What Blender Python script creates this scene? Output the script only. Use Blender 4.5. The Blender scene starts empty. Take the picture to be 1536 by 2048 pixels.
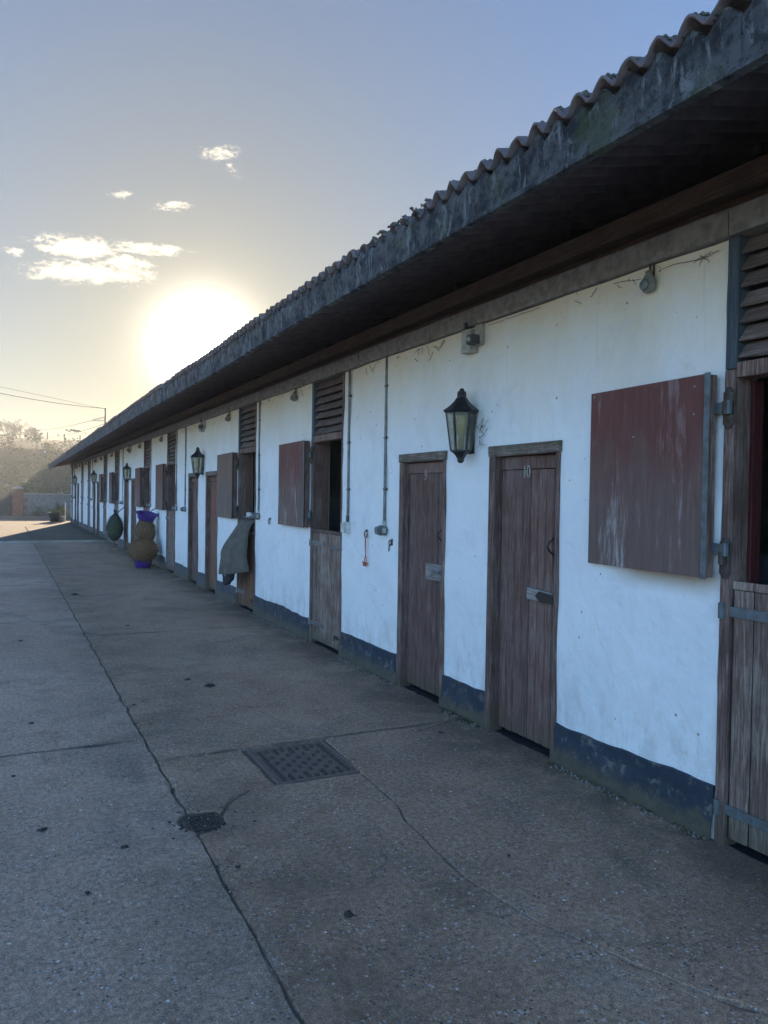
import bpy, bmesh, math, random
from mathutils import Vector, Matrix, noise, Euler
R = math.radians
random.seed(7)
sc = bpy.context.scene
C = sc.collection

# ------------------------------------------------------------------ camera
cam_d = bpy.data.cameras.new("camera"); cam = bpy.data.objects.new("camera", cam_d); C.objects.link(cam)
cam_d.sensor_fit = 'VERTICAL'; cam_d.sensor_height = 36.0; cam_d.sensor_width = 27.0
cam_d.lens = 1538 / 2048 * 36
cam_d.clip_start = 0.05; cam_d.clip_end = 1500
YAW = 26.32
EYE = Vector((-3.0, 0.0, 1.59))
cam.matrix_world = (Matrix.Translation(EYE) @ Matrix.Rotation(R(-YAW), 4, 'Z') @
                    Matrix.Rotation(R(90 - 1.185), 4, 'X') @ Matrix.Rotation(0.016, 4, 'Z'))
sc.camera = cam

# ------------------------------------------------------------------ sun + sky
def pix_dir(x, y):
    v = cam.matrix_world.to_3x3() @ Vector(((x - 768) / 1538, -(y - 1024) / 1538, -1))
    return v.normalized()
SUN = pix_dir(410, 694)                    # the sun stands just above the eaves line
SUN_EL = math.asin(SUN.z); SUN_AZ = math.atan2(SUN.x, SUN.y)
sun_d = bpy.data.lights.new("sun", 'SUN'); sun = bpy.data.objects.new("sun", sun_d); C.objects.link(sun)
sun_d.energy = 5.0; sun_d.angle = R(0.55); sun_d.color = (1.0, 0.80, 0.56)
sun.rotation_euler = (-SUN).to_track_quat('-Z', 'Y').to_euler()
sun.location = (0, 0, 30)

w = bpy.data.worlds.new("World"); sc.world = w; w.use_nodes = True
def setup_world():
    nt = w.node_tree; nt.nodes.clear()
    N = nt.nodes.new; L = nt.links.new
    def math_(op, a, b=None, c=None, clamp=False):
        n = N('ShaderNodeMath'); n.operation = op; n.use_clamp = clamp
        for i, v in enumerate((a, b, c)):
            if v is None: continue
            if isinstance(v, (int, float)): n.inputs[i].default_value = v
            else: L(v, n.inputs[i])
        return n.outputs[0]
    def mix(f, a, b, mode='MIX'):
        n = N('ShaderNodeMix'); n.data_type = 'RGBA'; n.blend_type = mode; n.clamp_result = False
        for s, v in ((0, f), (6, a), (7, b)):
            if isinstance(v, (int, float)): n.inputs[s].default_value = v
            elif isinstance(v, tuple): n.inputs[s].default_value = (*v, 1)
            else: L(v, n.inputs[s])
        return n.outputs[2]
    sky = N('ShaderNodeTexSky'); sky.sky_type = 'NISHITA'; sky.sun_disc = False
    sky.sun_elevation = SUN_EL; sky.sun_rotation = SUN_AZ
    sky.air_density = 1.0; sky.dust_density = 1.0; sky.ozone_density = 2.5; sky.altitude = 50
    tc = N('ShaderNodeTexCoord')
    nrm = N('ShaderNodeVectorMath'); nrm.operation = 'NORMALIZE'; L(tc.outputs['Generated'], nrm.inputs[0])
    sep = N('ShaderNodeSeparateXYZ'); L(nrm.outputs[0], sep.inputs[0])
    X, Y, Z = sep.outputs
    dot = N('ShaderNodeVectorMath'); dot.operation = 'DOT_PRODUCT'
    L(nrm.outputs[0], dot.inputs[0]); dot.inputs[1].default_value = SUN
    d = math_('MULTIPLY', math_('SUBTRACT', 1.0, dot.outputs['Value']), 2.0)     # ~theta^2
    th = math_('SQRT', math_('MAXIMUM', d, 0.0))
    core = math_('EXPONENT', math_('MULTIPLY', d, -1 / (R(2.7) ** 2)))
    halo = math_('EXPONENT', math_('MULTIPLY', th, -1 / R(3.0)))
    wide = math_('EXPONENT', math_('MULTIPLY', th, -1 / R(12.0)))
    # thin horizontal haze layer near the horizon: the air low down is creamier
    low = math_('EXPONENT', math_('MULTIPLY', math_('ABSOLUTE', Z), -7.0))
    # phone-like roll-off of the very bright sun side, same curve in every direction
    lum = N('ShaderNodeVectorMath'); lum.operation = 'DOT_PRODUCT'; L(sky.outputs[0], lum.inputs[0]); lum.inputs[1].default_value = (.25, .62, .13)
    k = math_('DIVIDE', SKY_A, math_('ADD', 1.0, math_('MULTIPLY', lum.outputs['Value'], SKY_B)))
    # pale hazy air low down all round the horizon, deeper blue overhead
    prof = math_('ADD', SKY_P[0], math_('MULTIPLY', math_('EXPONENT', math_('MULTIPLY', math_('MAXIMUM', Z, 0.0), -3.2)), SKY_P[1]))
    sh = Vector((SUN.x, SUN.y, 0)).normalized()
    away = math_('MULTIPLY_ADD', math_('ADD', math_('MULTIPLY', X, sh.x), math_('MULTIPLY', Y, sh.y)), -SKY_P[2], SKY_P[3])  # sky brightened away from the sun, added to lift the shaded wall
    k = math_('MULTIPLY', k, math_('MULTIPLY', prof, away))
    kv = N('ShaderNodeCombineXYZ')
    for i, t in enumerate(SKY_T): L(math_('MULTIPLY', k, t), kv.inputs[i])
    base = mix(1.0, sky.outputs[0], kv.outputs[0], 'MULTIPLY')
    col = mix(1.0, mix(core, (0, 0, 0), CORE), mix(halo, (0, 0, 0), HALO), 'ADD')
    col = mix(1.0, col, mix(wide, (0, 0, 0), WIDE), 'ADD')
    col = mix(1.0, base, col, 'ADD')
    # ---- clouds, thin cumulus wisps lit from behind
    az = math_('MULTIPLY', math_('ARCTAN2', X, Y), 57.29578)
    el = math_('MULTIPLY', math_('ARCSINE', Z), 57.29578)
    cv = N('ShaderNodeCombineXYZ')
    L(math_('MULTIPLY', az, 0.42), cv.inputs[0]); L(math_('MULTIPLY', el, 1.05), cv.inputs[1])
    nz = N('ShaderNodeTexNoise'); nz.inputs['Scale'].default_value = 1.9; nz.inputs['Detail'].default_value = 11
    nz.inputs['Roughness'].default_value = 0.70; nz.inputs['Distortion'].default_value = 0.6
    L(cv.outputs[0], nz.inputs['Vector'])
    def ell(a0, e0, ra, re, tilt, amp):
        da = math_('SUBTRACT', az, a0)
        de = math_('SUBTRACT', math_('SUBTRACT', el, e0), math_('MULTIPLY', da, tilt))
        q = math_('ADD', math_('POWER', math_('ABSOLUTE', math_('DIVIDE', da, ra)), 2.0), math_('POWER', math_('ABSOLUTE', math_('DIVIDE', de, re)), 2.0))
        return math_('MULTIPLY', math_('EXPONENT', math_('MULTIPLY', q, -1.0)), amp)
    blobs = [(4.6, 16.3, 3.2, 0.8, 0.03, .56), (9.0, 16.7, 3.0, 0.5, 0.02, .48), (4.6, 14.75, 3.8, 0.75, 0.08, .56), (7.6, 15.3, 2.2, 1.2, -.1, .46),
             (0.6, 15.5, 0.8, 0.35, 0.0, .45), (14.0, 23.2, 1.8, 0.6, 0.05, .36), (14.8, 22.3, 0.9, 0.5, -.4, .32), (10.8, 19.6, 2.0, 0.40, 0.08, .36), (7.3, 19.9, 1.1, 0.35, .1, .30),
             (-30, 22, 7, 1.6, 0.04, .42), (60, 19, 9, 1.8, -.03, .42), (150, 26, 12, 2.5, .04, .45), (-110, 24, 12, 2.5, -.03, .42)]
    m = None
    for b in blobs:
        e = ell(*b); m = e if m is None else math_('MAXIMUM', m, e)
    nz2 = N('ShaderNodeTexNoise'); nz2.inputs['Scale'].default_value = 6.5; nz2.inputs['Detail'].default_value = 8; nz2.inputs['Roughness'].default_value = .7; nz2.inputs['Distortion'].default_value = 1.2
    L(cv.outputs[0], nz2.inputs['Vector'])
    nn = math_('MULTIPLY_ADD', math_('SUBTRACT', nz2.outputs[0], .5), .55, math_('MULTIPLY_ADD', math_('SUBTRACT', nz.outputs[0], .5), 1.35, .5))
    dens = math_('ADD', math_('SUBTRACT', nn, 0.66), m)
    f = N('ShaderNodeMapRange'); f.interpolation_type = 'SMOOTHSTEP'; L(dens, f.inputs[0])
    f.inputs[1].default_value = 0.00; f.inputs[2].default_value = 0.34
    f.inputs[4].default_value = 0.95
    gate = math_('MULTIPLY', math_('SUBTRACT', m, 0.10), 6.0, None, True)
    fg = math_('MULTIPLY', f.outputs[0], gate)
    lit = mix(1.0, mix(wide, (0, 0, 0), (1.6, 1.4, 1.0)), (2.3, 2.05, 1.65), 'ADD')
    col = mix(fg, col, lit)
    bg = N('ShaderNodeBackground'); bg.inputs['Strength'].default_value = 0.15; L(col, bg.inputs[0])
    out = N('ShaderNodeOutputWorld'); L(bg.outputs[0], out.inputs[0])
SKY_A, SKY_B, SKY_T = .62 / .22, .2196 / .22, (.76, .98, 1.26)
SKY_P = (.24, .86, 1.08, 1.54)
CORE, HALO, WIDE = (7, 6.6, 5.6), (2.0, 1.5, .8), (.30, .20, .03)
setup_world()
w.cycles.sampling_method = 'MANUAL'; w.cycles.sample_map_resolution = 1024
sc.view_settings.view_transform = 'Standard'; sc.view_settings.look = 'None'
sc.view_settings.exposure = 1.75; sc.view_settings.gamma = 1.0; sc.view_settings.use_curve_mapping = False
sc.render.engine = 'CYCLES'
cy = sc.cycles
cy.use_denoising = True
try: cy.denoiser = 'OPENIMAGEDENOISE'
except Exception: pass
cy.max_bounces = 8; cy.diffuse_bounces = 4; cy.glossy_bounces = 3; cy.transmission_bounces = 6; cy.volume_bounces = 1
cy.transparent_max_bounces = 8; cy.sample_clamp_indirect = 6.0
cy.use_adaptive_sampling = True; cy.adaptive_threshold = 0.015

# ------------------------------------------------------------------ material helper
class G:
    """small node-graph writer"""
    def __init__(s, name):
        s.m = bpy.data.materials.new(name); s.m.use_nodes = True
        s.nt = s.m.node_tree; s.nt.nodes.clear()
        s.out = s.nt.nodes.new('ShaderNodeOutputMaterial')
        s.b = s.nt.nodes.new('ShaderNodeBsdfPrincipled'); s.nt.links.new(s.b.outputs[0], s.out.inputs[0])
        s.pos = s.nt.nodes.new('ShaderNodeNewGeometry').outputs['Position']
        s.obj = s.nt.nodes.new('ShaderNodeTexCoord').outputs['Object']
        s.rnd = s.nt.nodes.new('ShaderNodeObjectInfo').outputs['Random']
    def put(s, sock, v):
        if v is None: return
        if isinstance(v, bpy.types.NodeSocket): s.nt.links.new(v, sock)
        elif isinstance(v, (tuple, list)) and len(v) == 3 and sock.type == 'RGBA': sock.default_value = (*v, 1)
        else: sock.default_value = v
    def math(s, op, a, b=None, c=None, clamp=False):
        n = s.nt.nodes.new('ShaderNodeMath'); n.operation = op; n.use_clamp = clamp
        for i, v in enumerate((a, b, c)): s.put(n.inputs[i], v)
        return n.outputs[0]
    def mix(s, f, a, b, mode='MIX'):
        n = s.nt.nodes.new('ShaderNodeMix'); n.data_type = 'RGBA'; n.blend_type = mode
        s.put(n.inputs[0], f); s.put(n.inputs[6], a); s.put(n.inputs[7], b)
        return n.outputs[2]
    def scale(s, v, sc_, off=None):
        n = s.nt.nodes.new('ShaderNodeMapping'); s.put(n.inputs[0], v); n.inputs[3].default_value = sc_
        if off is not None: s.put(n.inputs[1], off)
        return n.outputs[0]
    def noise(s, v, scale, detail=5, rough=.55, dist=0.0):
        n = s.nt.nodes.new('ShaderNodeTexNoise'); s.put(n.inputs['Vector'], v)
        n.inputs['Scale'].default_value = scale; n.inputs['Detail'].default_value = detail
        n.inputs['Roughness'].default_value = rough; n.inputs['Distortion'].default_value = dist
        return n.outputs[0]
    def vor(s, v, scale, feature='F1', rnd=1.0):
        n = s.nt.nodes.new('ShaderNodeTexVoronoi'); s.put(n.inputs['Vector'], v); n.feature = feature
        n.inputs['Scale'].default_value = scale; n.inputs['Randomness'].default_value = rnd
        return n.outputs
    def ramp(s, v, a, b, lo=0.0, hi=1.0, smooth=True):
        n = s.nt.nodes.new('ShaderNodeMapRange'); n.interpolation_type = 'SMOOTHSTEP' if smooth else 'LINEAR'
        s.put(n.inputs[0], v); n.inputs[1].default_value = a; n.inputs[2].default_value = b
        n.inputs[3].default_value = lo; n.inputs[4].default_value = hi
        return n.outputs[0]
    def xyz(s, v):
        n = s.nt.nodes.new('ShaderNodeSeparateXYZ'); s.put(n.inputs[0], v); return n.outputs
    def comb(s, x, y, z):
        n = s.nt.nodes.new('ShaderNodeCombineXYZ')
        for i, v in enumerate((x, y, z)): s.put(n.inputs[i], v)
        return n.outputs[0]
    def bump(s, h, strength=.5, dist=.01, nrm=None):
        n = s.nt.nodes.new('ShaderNodeBump'); s.put(n.inputs['Height'], h)
        n.inputs['Strength'].default_value = strength; n.inputs['Distance'].default_value = dist
        if nrm is not None: s.put(n.inputs['Normal'], nrm)
        return n.outputs[0]
    def done(s, col, rough=.8, bump=None, metal=0.0, spec=.5, **kw):
        s.put(s.b.inputs['Base Color'], col); s.put(s.b.inputs['Roughness'], rough)
        s.put(s.b.inputs['Metallic'], metal); s.put(s.b.inputs['Specular IOR Level'], spec)
        if bump is not None: s.put(s.b.inputs['Normal'], bump)
        for k, v in kw.items(): s.put(s.b.inputs[k], v)
        return s.m

M = {}
# ---- yard concrete (two ages of pour: pale grey lane, browner apron by the wall)
def concrete(name, c1, c2, c3, specks=.9, spec=.45, joints=()):
    g = G(name); p = g.pos
    big = g.noise(p, .55, 4, .6); mid = g.noise(p, 3.2, 6, .62, .4); fine = g.noise(p, 38, 5, .7)
    grit = g.noise(p, 160, 2, .6)
    col = g.mix(g.ramp(big, .36, .64), c1, c2)
    col = g.mix(g.ramp(mid, .46, .74), col, c3)
    # scuffed darker blotches and worn pale blotches
    col = g.mix(g.math('MULTIPLY', g.ramp(g.noise(p, 1.25, 8, .68, .8), .49, .66), .42), col, (.125, .100, .074))
    col = g.mix(g.math('MULTIPLY', g.ramp(g.noise(g.scale(p, (1, .45, 1)), 1.9, 6, .7, .2), .56, .74), .35), col, (.29, .28, .26))
    fgrain = g.ramp(fine, .32, .70, .68, 1.32)
    col = g.mix(1.0, col, g.comb(fgrain, fgrain, fgrain), 'MULTIPLY')
    gg = g.ramp(grit, .3, .7, .62, 1.38); col = g.mix(1.0, col, g.comb(gg, gg, gg), 'MULTIPLY')
    # exposed aggregate: rounded stones, some dark, some pale and polished
    vo = g.vor(p, 62); vd, vc = vo[0], vo[1]
    vx = g.xyz(vc)
    stone = g.ramp(vd, .30, .42, 1, 0)
    expo = g.ramp(g.noise(p, 1.6, 5, .6), .40, .62)
    expo2 = g.ramp(g.noise(p, 6.0, 3, .5), .35, .6)
    isst = g.math('MULTIPLY', stone, g.math('MULTIPLY', g.ramp(vx[0], .46, .48), expo2))
    stc = g.mix(g.ramp(vx[1], .25, .75), (.055, .047, .042), (.50, .46, .40))
    col = g.mix(g.math('MULTIPLY', isst, .85), col, stc)
    vo2 = g.vor(p, 34); v2 = g.xyz(vo2[1])
    pale = g.math('MULTIPLY', g.ramp(vo2[0], .15, .24, 1, 0), g.math('MULTIPLY', g.ramp(v2[0], .91 - .14 * specks, .915 - .14 * specks), g.ramp(v2[2], .2, .3)))
    pale = g.math('MULTIPLY', pale, g.ramp(expo, 0, 1, .25, 1))
    col = g.mix(pale, col, (.78, .76, .70))
    nv = g.nt.nodes.new('ShaderNodeTexNoise'); g.put(nv.inputs['Vector'], p); nv.inputs['Scale'].default_value = 3.1; nv.inputs['Detail'].default_value = 7
    dsp = g.nt.nodes.new('ShaderNodeVectorMath'); dsp.operation = 'MULTIPLY_ADD'; g.put(dsp.inputs[0], nv.outputs['Color']); dsp.inputs[1].default_value = (.55, .55, 0); g.put(dsp.inputs[2], p)
    ve = g.vor(g.scale(dsp.outputs[0], (1, .6, 0)), .62, 'DISTANCE_TO_EDGE')[0]
    crk = g.math('MULTIPLY', g.ramp(ve, .0006, .0028, 1, 0), g.ramp(g.noise(p, .9, 3), .50, .60))
    col = g.mix(g.math('MULTIPLY', crk, .55), col, (.06, .05, .04))
    h = g.math('ADD', g.math('MULTIPLY', fine, .45), g.math('MULTIPLY', g.math('MAXIMUM', isst, pale), .55))
    h = g.math('ADD', h, g.math('MULTIPLY', grit, .25)); h = g.math('ADD', h, g.math('MULTIPLY', crk, -.5))
    h = g.math('ADD', h, g.math('MULTIPLY', mid, 1.3))
    rgh = g.ramp(g.math('MAXIMUM', pale, g.math('MULTIPLY', isst, .35)), 0, 1, .80, .28)
    # grime and moss: beside the lane joint and along the foot of the wall
    x, y, z = g.xyz(p)
    jd = g.math('ABSOLUTE', g.math('ADD', x, 2.05))
    jm = g.math('MULTIPLY', g.ramp(jd, .02, .75, 1, 0), g.ramp(g.noise(p, 2.2, 6, .7), .38, .60))
    wm = g.math('MULTIPLY', g.ramp(x, -.75, -.05, 0, 1), g.ramp(g.noise(p, 3.0, 6, .7), .25, .60))
    mud = g.math('MAXIMUM', g.math('MULTIPLY', jm, .42), g.math('MULTIPLY', wm, .72))
    col = g.mix(mud, col, g.mix(g.noise(p, 9, 3), (.055, .047, .026), (.085, .066, .043)))
    # dirt packed into and worn out along the cross joints
    ny = g.math('SUBTRACT', g.noise(p, 5, 6, .7), .5); ln = None
    for jy in joints:
        dd = g.math('ABSOLUTE', g.math('ADD', g.math('SUBTRACT', y, jy), g.math('MULTIPLY', ny, .07)))
        q = g.ramp(dd, .006, .030, 1, 0); ln = q if ln is None else g.math('MAXIMUM', ln, q)
    if ln is not None: col = g.mix(g.math('MULTIPLY', ln, g.ramp(g.noise(p, 2.1, 4, .6), .34, .58, .15, .8)), col, (.050, .042, .033))
    return g.done(col, rgh if spec > .2 else .95, g.bump(h, .65, .006), spec=spec)
M['lane'] = concrete('concrete_lane', (0.395, 0.259, 0.174), (0.493, 0.331, 0.227), (0.325, 0.209, 0.136), 1.0, joints=(.3, 5.08, 10.2, 12.3, 15.55, 20.6))
M['apron'] = concrete('concrete_apron', (0.361, 0.219, 0.136), (0.431, 0.271, 0.173), (0.292, 0.172, 0.101), .55, joints=(4.65, 8.97, 12.47, 17.02, 21.3))
M['farcon'] = concrete('concrete_far', (.36, .31, .25), (.42, .37, .30), (.28, .24, .19), .3)  # kept pale so the unseen sunlit yard bounces light onto the wall

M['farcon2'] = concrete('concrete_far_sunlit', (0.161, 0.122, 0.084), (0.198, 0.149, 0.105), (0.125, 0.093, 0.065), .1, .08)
def plaster():
    g = G('white_plaster'); p = g.pos; x, y, z = g.xyz(p)
    n1 = g.noise(p, 1.4, 6, .6); n2 = g.noise(p, 9, 5, .6); n3 = g.noise(p, 60, 4, .65)
    col = g.mix(g.ramp(n1, .35, .7), (.86, .855, .84), (.79, .795, .79))
    col = g.mix(g.math('MULTIPLY', g.ramp(n2, .58, .8), .35), col, (.58, .56, .50))
    # dust and cobweb staining from the beam, plus warm bounce light painted into the colour
    t = g.math('ADD', z, g.math('MULTIPLY', g.math('SUBTRACT', g.noise(g.scale(p, (1, 1, .35)), 2.4, 6, .65), .5), 1.1))
    st = g.ramp(t, 1.95, 2.80, 0, .85, False)
    col = g.mix(st, col, (.74, .60, .41))
    # run marks
    run = g.math('MULTIPLY', g.ramp(g.noise(g.scale(p, (1, 9, .22)), 2.0, 5, .7), .60, .76), g.ramp(z, 1.2, 2.7, .03, .42))
    col = g.mix(run, col, (.40, .33, .25))
    # rusty stain on the wall under the first open top door
    ys = g.math('ADD', y, g.math('MULTIPLY', g.noise(p, 7, 4), .12))
    ay = g.math('MULTIPLY', g.ramp(ys, 2.5, 2.72), g.ramp(ys, 3.0, 3.42, 1, 0))
    az_ = g.math('MULTIPLY', g.ramp(z, 1.10, 1.235), g.ramp(z, 1.25, 1.30, 1, 0))
    col = g.mix(g.math('MULTIPLY', g.math('MULTIPLY', ay, az_), .75), col, (.33, .20, .085))
    col = g.mix(g.math('MULTIPLY', g.ramp(g.noise(p, 2.7, 8, .72, .5), .50, .66), .30), col, (.62, .62, .60))
    col = g.mix(g.math('MULTIPLY', g.ramp(z, .22, .75, .42, 0), g.ramp(g.noise(g.scale(p, (1, 1, .4)), 8, 6, .7), .42, .62)), col, (.50, .47, .42))
    # splashes low down, chips and flecks
    sp = g.math('MULTIPLY', g.ramp(g.noise(p, 22, 5, .75), .70, .76), g.ramp(z, .2, 1.3, .55, .12))
    col = g.mix(sp, col, (.25, .20, .15))
    vo = g.vor(p, 7.5); vv = g.xyz(vo[1])
    fl = g.math('MULTIPLY', g.ramp(vo[0], .045, .07, 1, 0), g.ramp(vv[0], .80, .82))
    col = g.mix(g.math('MULTIPLY', fl, .8), col, (.22, .14, .09))
    h = g.math('ADD', g.math('MULTIPLY', n2, 1.0), g.math('MULTIPLY', n3, .16))
    h = g.math('ADD', h, g.math('MULTIPLY', g.noise(p, 3.5, 4), 2.0))
    return g.done(col, .78, g.bump(h, .75, .016), spec=.3)
M['plaster'] = plaster()
def plinth():
    g = G('plinth_paint'); p = g.pos; x, y, z = g.xyz(p)
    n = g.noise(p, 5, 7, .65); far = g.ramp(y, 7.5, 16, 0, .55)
    col = g.mix(g.ramp(n, .4, .7), (.019, .031, .048), (.030, .045, .063))
    col = g.mix(g.math('MULTIPLY', g.ramp(g.noise(p, 11, 7, .76), .53, .64), .75), col, (.17, .165, .15))
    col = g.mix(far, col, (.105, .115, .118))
    zz = g.math('ADD', z, g.math('MULTIPLY', g.noise(p, 9, 8, .78), -.34))
    col = g.mix(g.ramp(zz, -.14, -.03, .9, 0), col, g.mix(g.noise(p, 18), (.055, .050, .028), (.13, .10, .065)))
    return g.done(col, .62, g.bump(g.math('ADD', n, g.math('MULTIPLY', g.noise(p, 45, 5, .7), .3)), .6, .012), spec=.45)
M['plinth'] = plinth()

def wood(name, c1, c2, grey=(.24, .22, .21), greyamt=.4, axis=2, moss=0.0, rough=.75):
    g = G(name); off = g.comb(g.math('MULTIPLY', g.rnd, 37), g.math('MULTIPLY', g.rnd, 91), g.math('MULTIPLY', g.rnd, 53))
    s3 = [1.0, 1.0, 1.0]; s3[axis] = .055
    v = g.scale(g.pos, tuple(s3), off)
    gr = g.noise(v, 95, 6, .7, .5); gr2 = g.noise(v, 22, 5, .65, .8); patch = g.noise(g.pos, 3.4, 6, .62)
    col = g.mix(gr2, c1, c2)
    col = g.mix(g.math('MULTIPLY', g.ramp(g.math('ADD', gr, g.math('MULTIPLY', patch, .8)), .78, 1.12), greyamt), col, grey)
    k = g.ramp(gr, .25, .75, .62, 1.3); col = g.mix(1.0, col, g.comb(k, k, k), 'MULTIPLY')
    k2 = g.ramp(g.rnd, 0, 1, .82, 1.18, False); col = g.mix(1.0, col, g.comb(k2, k2, k2), 'MULTIPLY')
    # bare scuffs
    col = g.mix(g.math('MULTIPLY', g.ramp(g.noise(g.scale(g.pos, (1, 1, .3)), 26, 5, .8), .70, .78), .6), col, (.34, .31, .29))
    z = g.xyz(g.pos)[2]
    lowm = g.math('MULTIPLY', g.ramp(g.math('ADD', z, g.math('MULTIPLY', g.noise(g.pos, 9, 4), -.12)), -.02, .16, .55, 0), 1.0)
    col = g.mix(lowm, col, (.085, .075, .042))
    if moss: col = g.mix(g.math('MULTIPLY', g.ramp(g.noise(g.pos, 14, 5, .7), .42, .6), moss), col, (.045, .075, .022))
    return g.done(col, rough, g.bump(g.math('ADD', gr, g.math('MULTIPLY', gr2, .8)), .75, .004), spec=.3)
M['plank'] = wood('faded_maroon_plank', (0.124, 0.062, 0.049), (0.195, 0.110, 0.087), (0.273, 0.208, 0.176), .50)
M['stableplank'] = wood('weathered_brown_plank', (0.119, 0.068, 0.051), (0.217, 0.146, 0.115), (0.362, 0.293, 0.236), .72)
M['redplank'] = wood('red_brown_plank', (0.163, 0.068, 0.043), (0.221, 0.103, 0.066), (0.261, 0.205, 0.155), .25)
M['frame'] = wood('weathered_frame', (0.096, 0.052, 0.041), (0.166, 0.099, 0.081), (0.319, 0.223, 0.185), .60)
M['framemoss'] = wood('mossy_frame_head', (0.109, 0.072, 0.056), (0.189, 0.130, 0.110), (0.319, 0.260, 0.225), .5, 1, .55)
M['greywood'] = wood('grey_bare_wood', (.21, .185, .165), (.30, .27, .245), (.38, .35, .32), .5, 1)
M['slat'] = wood('louvre_slat_wood', (0.123, 0.081, 0.062), (0.210, 0.150, 0.122), (0.319, 0.247, 0.213), .45, 1)
M['bluewood'] = wood('blue_painted_wood', (0.056, 0.074, 0.091), (0.075, 0.093, 0.107), (0.150, 0.136, 0.132), .25)
M['redpaint'] = wood('oxblood_painted_wood', (0.061, 0.008, 0.007), (0.091, 0.015, 0.013), (0.088, 0.070, 0.056), .25)
M['rafter'] = wood('dark_eaves_timber', (0.051, 0.032, 0.021), (0.115, 0.068, 0.041), (0.133, 0.097, 0.068), .5, 1)

M['darkwood'] = wood('dark_purlin_wood', (.020, .016, .014), (.035, .028, .024), (.05, .045, .04), .3, 1)
def ply(name, top, bot, scuff=.95):
    g = G(name); p = g.pos; z = g.xyz(p)[2]
    off = g.comb(g.math('MULTIPLY', g.rnd, 37), g.math('MULTIPLY', g.rnd, 91), 0.0)
    vs = g.scale(p, (1, 1, .12), off); n = g.noise(vs, 28, 6, .7, .3); b = g.noise(g.scale(p, (1, 1, .45), off), 4.2, 7, .66)
    t = g.ramp(g.math('ADD', z, g.math('MULTIPLY', g.math('SUBTRACT', b, .5), 1.0)), 1.45, 1.95)
    col = g.mix(t, bot, top)
    col = g.mix(g.math('MULTIPLY', g.ramp(g.math('ADD', g.math('MULTIPLY', n, .6), g.math('MULTIPLY', b, .6)), .62, .78), g.math('MULTIPLY', g.ramp(z, 1.3, 2.1, scuff, scuff * .35), 1.0)), col, (.36, .32, .31))
    k = g.ramp(n, .2, .8, .78, 1.22); col = g.mix(1.0, col, g.comb(k, k, k), 'MULTIPLY')
    scr = g.ramp(g.noise(g.scale(p, (1, 1, .06), off), 60, 3, .7, .6), .72, .76)
    col = g.mix(g.math('MULTIPLY', scr, .55), col, (.36, .31, .29))
    return g.done(col, .62, g.bump(g.math('ADD', n, b), .3, .004), spec=.4)
M['ply'] = ply('faded_red_plywood', (.140, .045, .036), (.150, .098, .082))
M['plybrown'] = ply('brown_plywood', (.165, .098, .072), (.150, .112, .090), .35)

def simple(name, c, rough=.6, metal=0.0, var=.25, scale=12, bmp=.25, c2=None, spec=.5, **kw):
    g = G(name); n = g.noise(g.pos, scale, 6, .65)
    c2 = c2 or tuple(v * (1 - var) for v in c)
    return g.done(g.mix(g.ramp(n, .35, .68), c, c2), g.ramp(n, .3, .7, max(rough - .1, .05), min(rough + .1, 1)), g.bump(n, bmp, .004), metal, spec, **kw)
M['galv'] = simple('galvanised_steel', (.30, .33, .35), .5, .85, c2=(.19, .20, .205), scale=30)
M['greysteel'] = simple('grey_painted_steel', (.13, .155, .17), .55, .2, c2=(.10, .10, .095), scale=18)
M['hinge'] = simple('rusty_dark_iron', (.085, .078, .072), .7, .5, c2=(.10, .055, .033), scale=40)
M['iron'] = simple('black_iron', (.020, .022, .026), .42, .3, c2=(.035, .030, .026), scale=40)
M['castiron'] = simple('cast_iron_cover', (0.156, 0.109, 0.089), .6, .1, c2=(0.237, 0.149, 0.105), scale=24, bmp=.4)
M['pvc'] = simple('grimy_plastic', (.42, .41, .37), .5, 0, c2=(.27, .24, .19), scale=22)
M['whiteplastic'] = simple('white_socket_plastic', (.62, .62, .60), .42, 0, c2=(.46, .44, .40), scale=22)
M['darkplastic'] = simple('dark_plastic', (.035, .04, .05), .5, 0, c2=(.07, .07, .07))
M['greyplastic'] = simple('grey_plastic', (.17, .19, .195), .5, 0, c2=(.10, .10, .10), scale=25)
M['pipe'] = simple('dirty_conduit', (.13, .13, .125), .55, .2, c2=(.26, .25, .23), scale=16)
M['purple'] = simple('purple_rubber', (.075, .022, .23), .42, 0, c2=(.06, .018, .19))
M['rug'] = simple('grey_green_rug', (0.142, 0.118, 0.093), .95, 0, c2=(0.105, 0.085, 0.067), scale=9, bmp=.6)
M['blackcloth'] = simple('black_lining', (.014, .015, .022), .8, 0, c2=(.03, .03, .036), scale=15, bmp=.6)
M['tape'] = simple('white_webbing', (.6, .6, .6), .7)
M['orange'] = simple('orange_twine', (.55, .10, .03), .8, 0, c2=(.42, .08, .03))
M['beam'] = simple('concrete_lintel', (0.255, 0.238, 0.211), .85, 0, c2=(0.153, 0.141, 0.122), scale=16, bmp=.7)
M['rooms'] = simple('stable_interior_render', (.27, .26, .23), .9, 0, c2=(.15, .14, .12), scale=3)
M['mat'] = simple('black_rubber', (.02, .02, .022), .7)
M['dirt'] = simple('joint_dirt', (0.095, 0.080, 0.057), .95, 0, c2=(0.158, 0.126, 0.086), scale=30, bmp=.8)
M['mossy'] = simple('moss', (.050, .060, .018), .95, 0, c2=(.085, .070, .030), scale=60, bmp=.8)
M['straw'] = simple('straw', (.34, .25, .12), .8, 0, c2=(.22, .16, .08), scale=60)
M['leafdark'] = simple('dead_leaf', (.050, .036, .024), .8, 0, c2=(.03, .022, .018), scale=60)
M['web'] = simple('cobweb_strand', (.11, .085, .060), .9)
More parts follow.
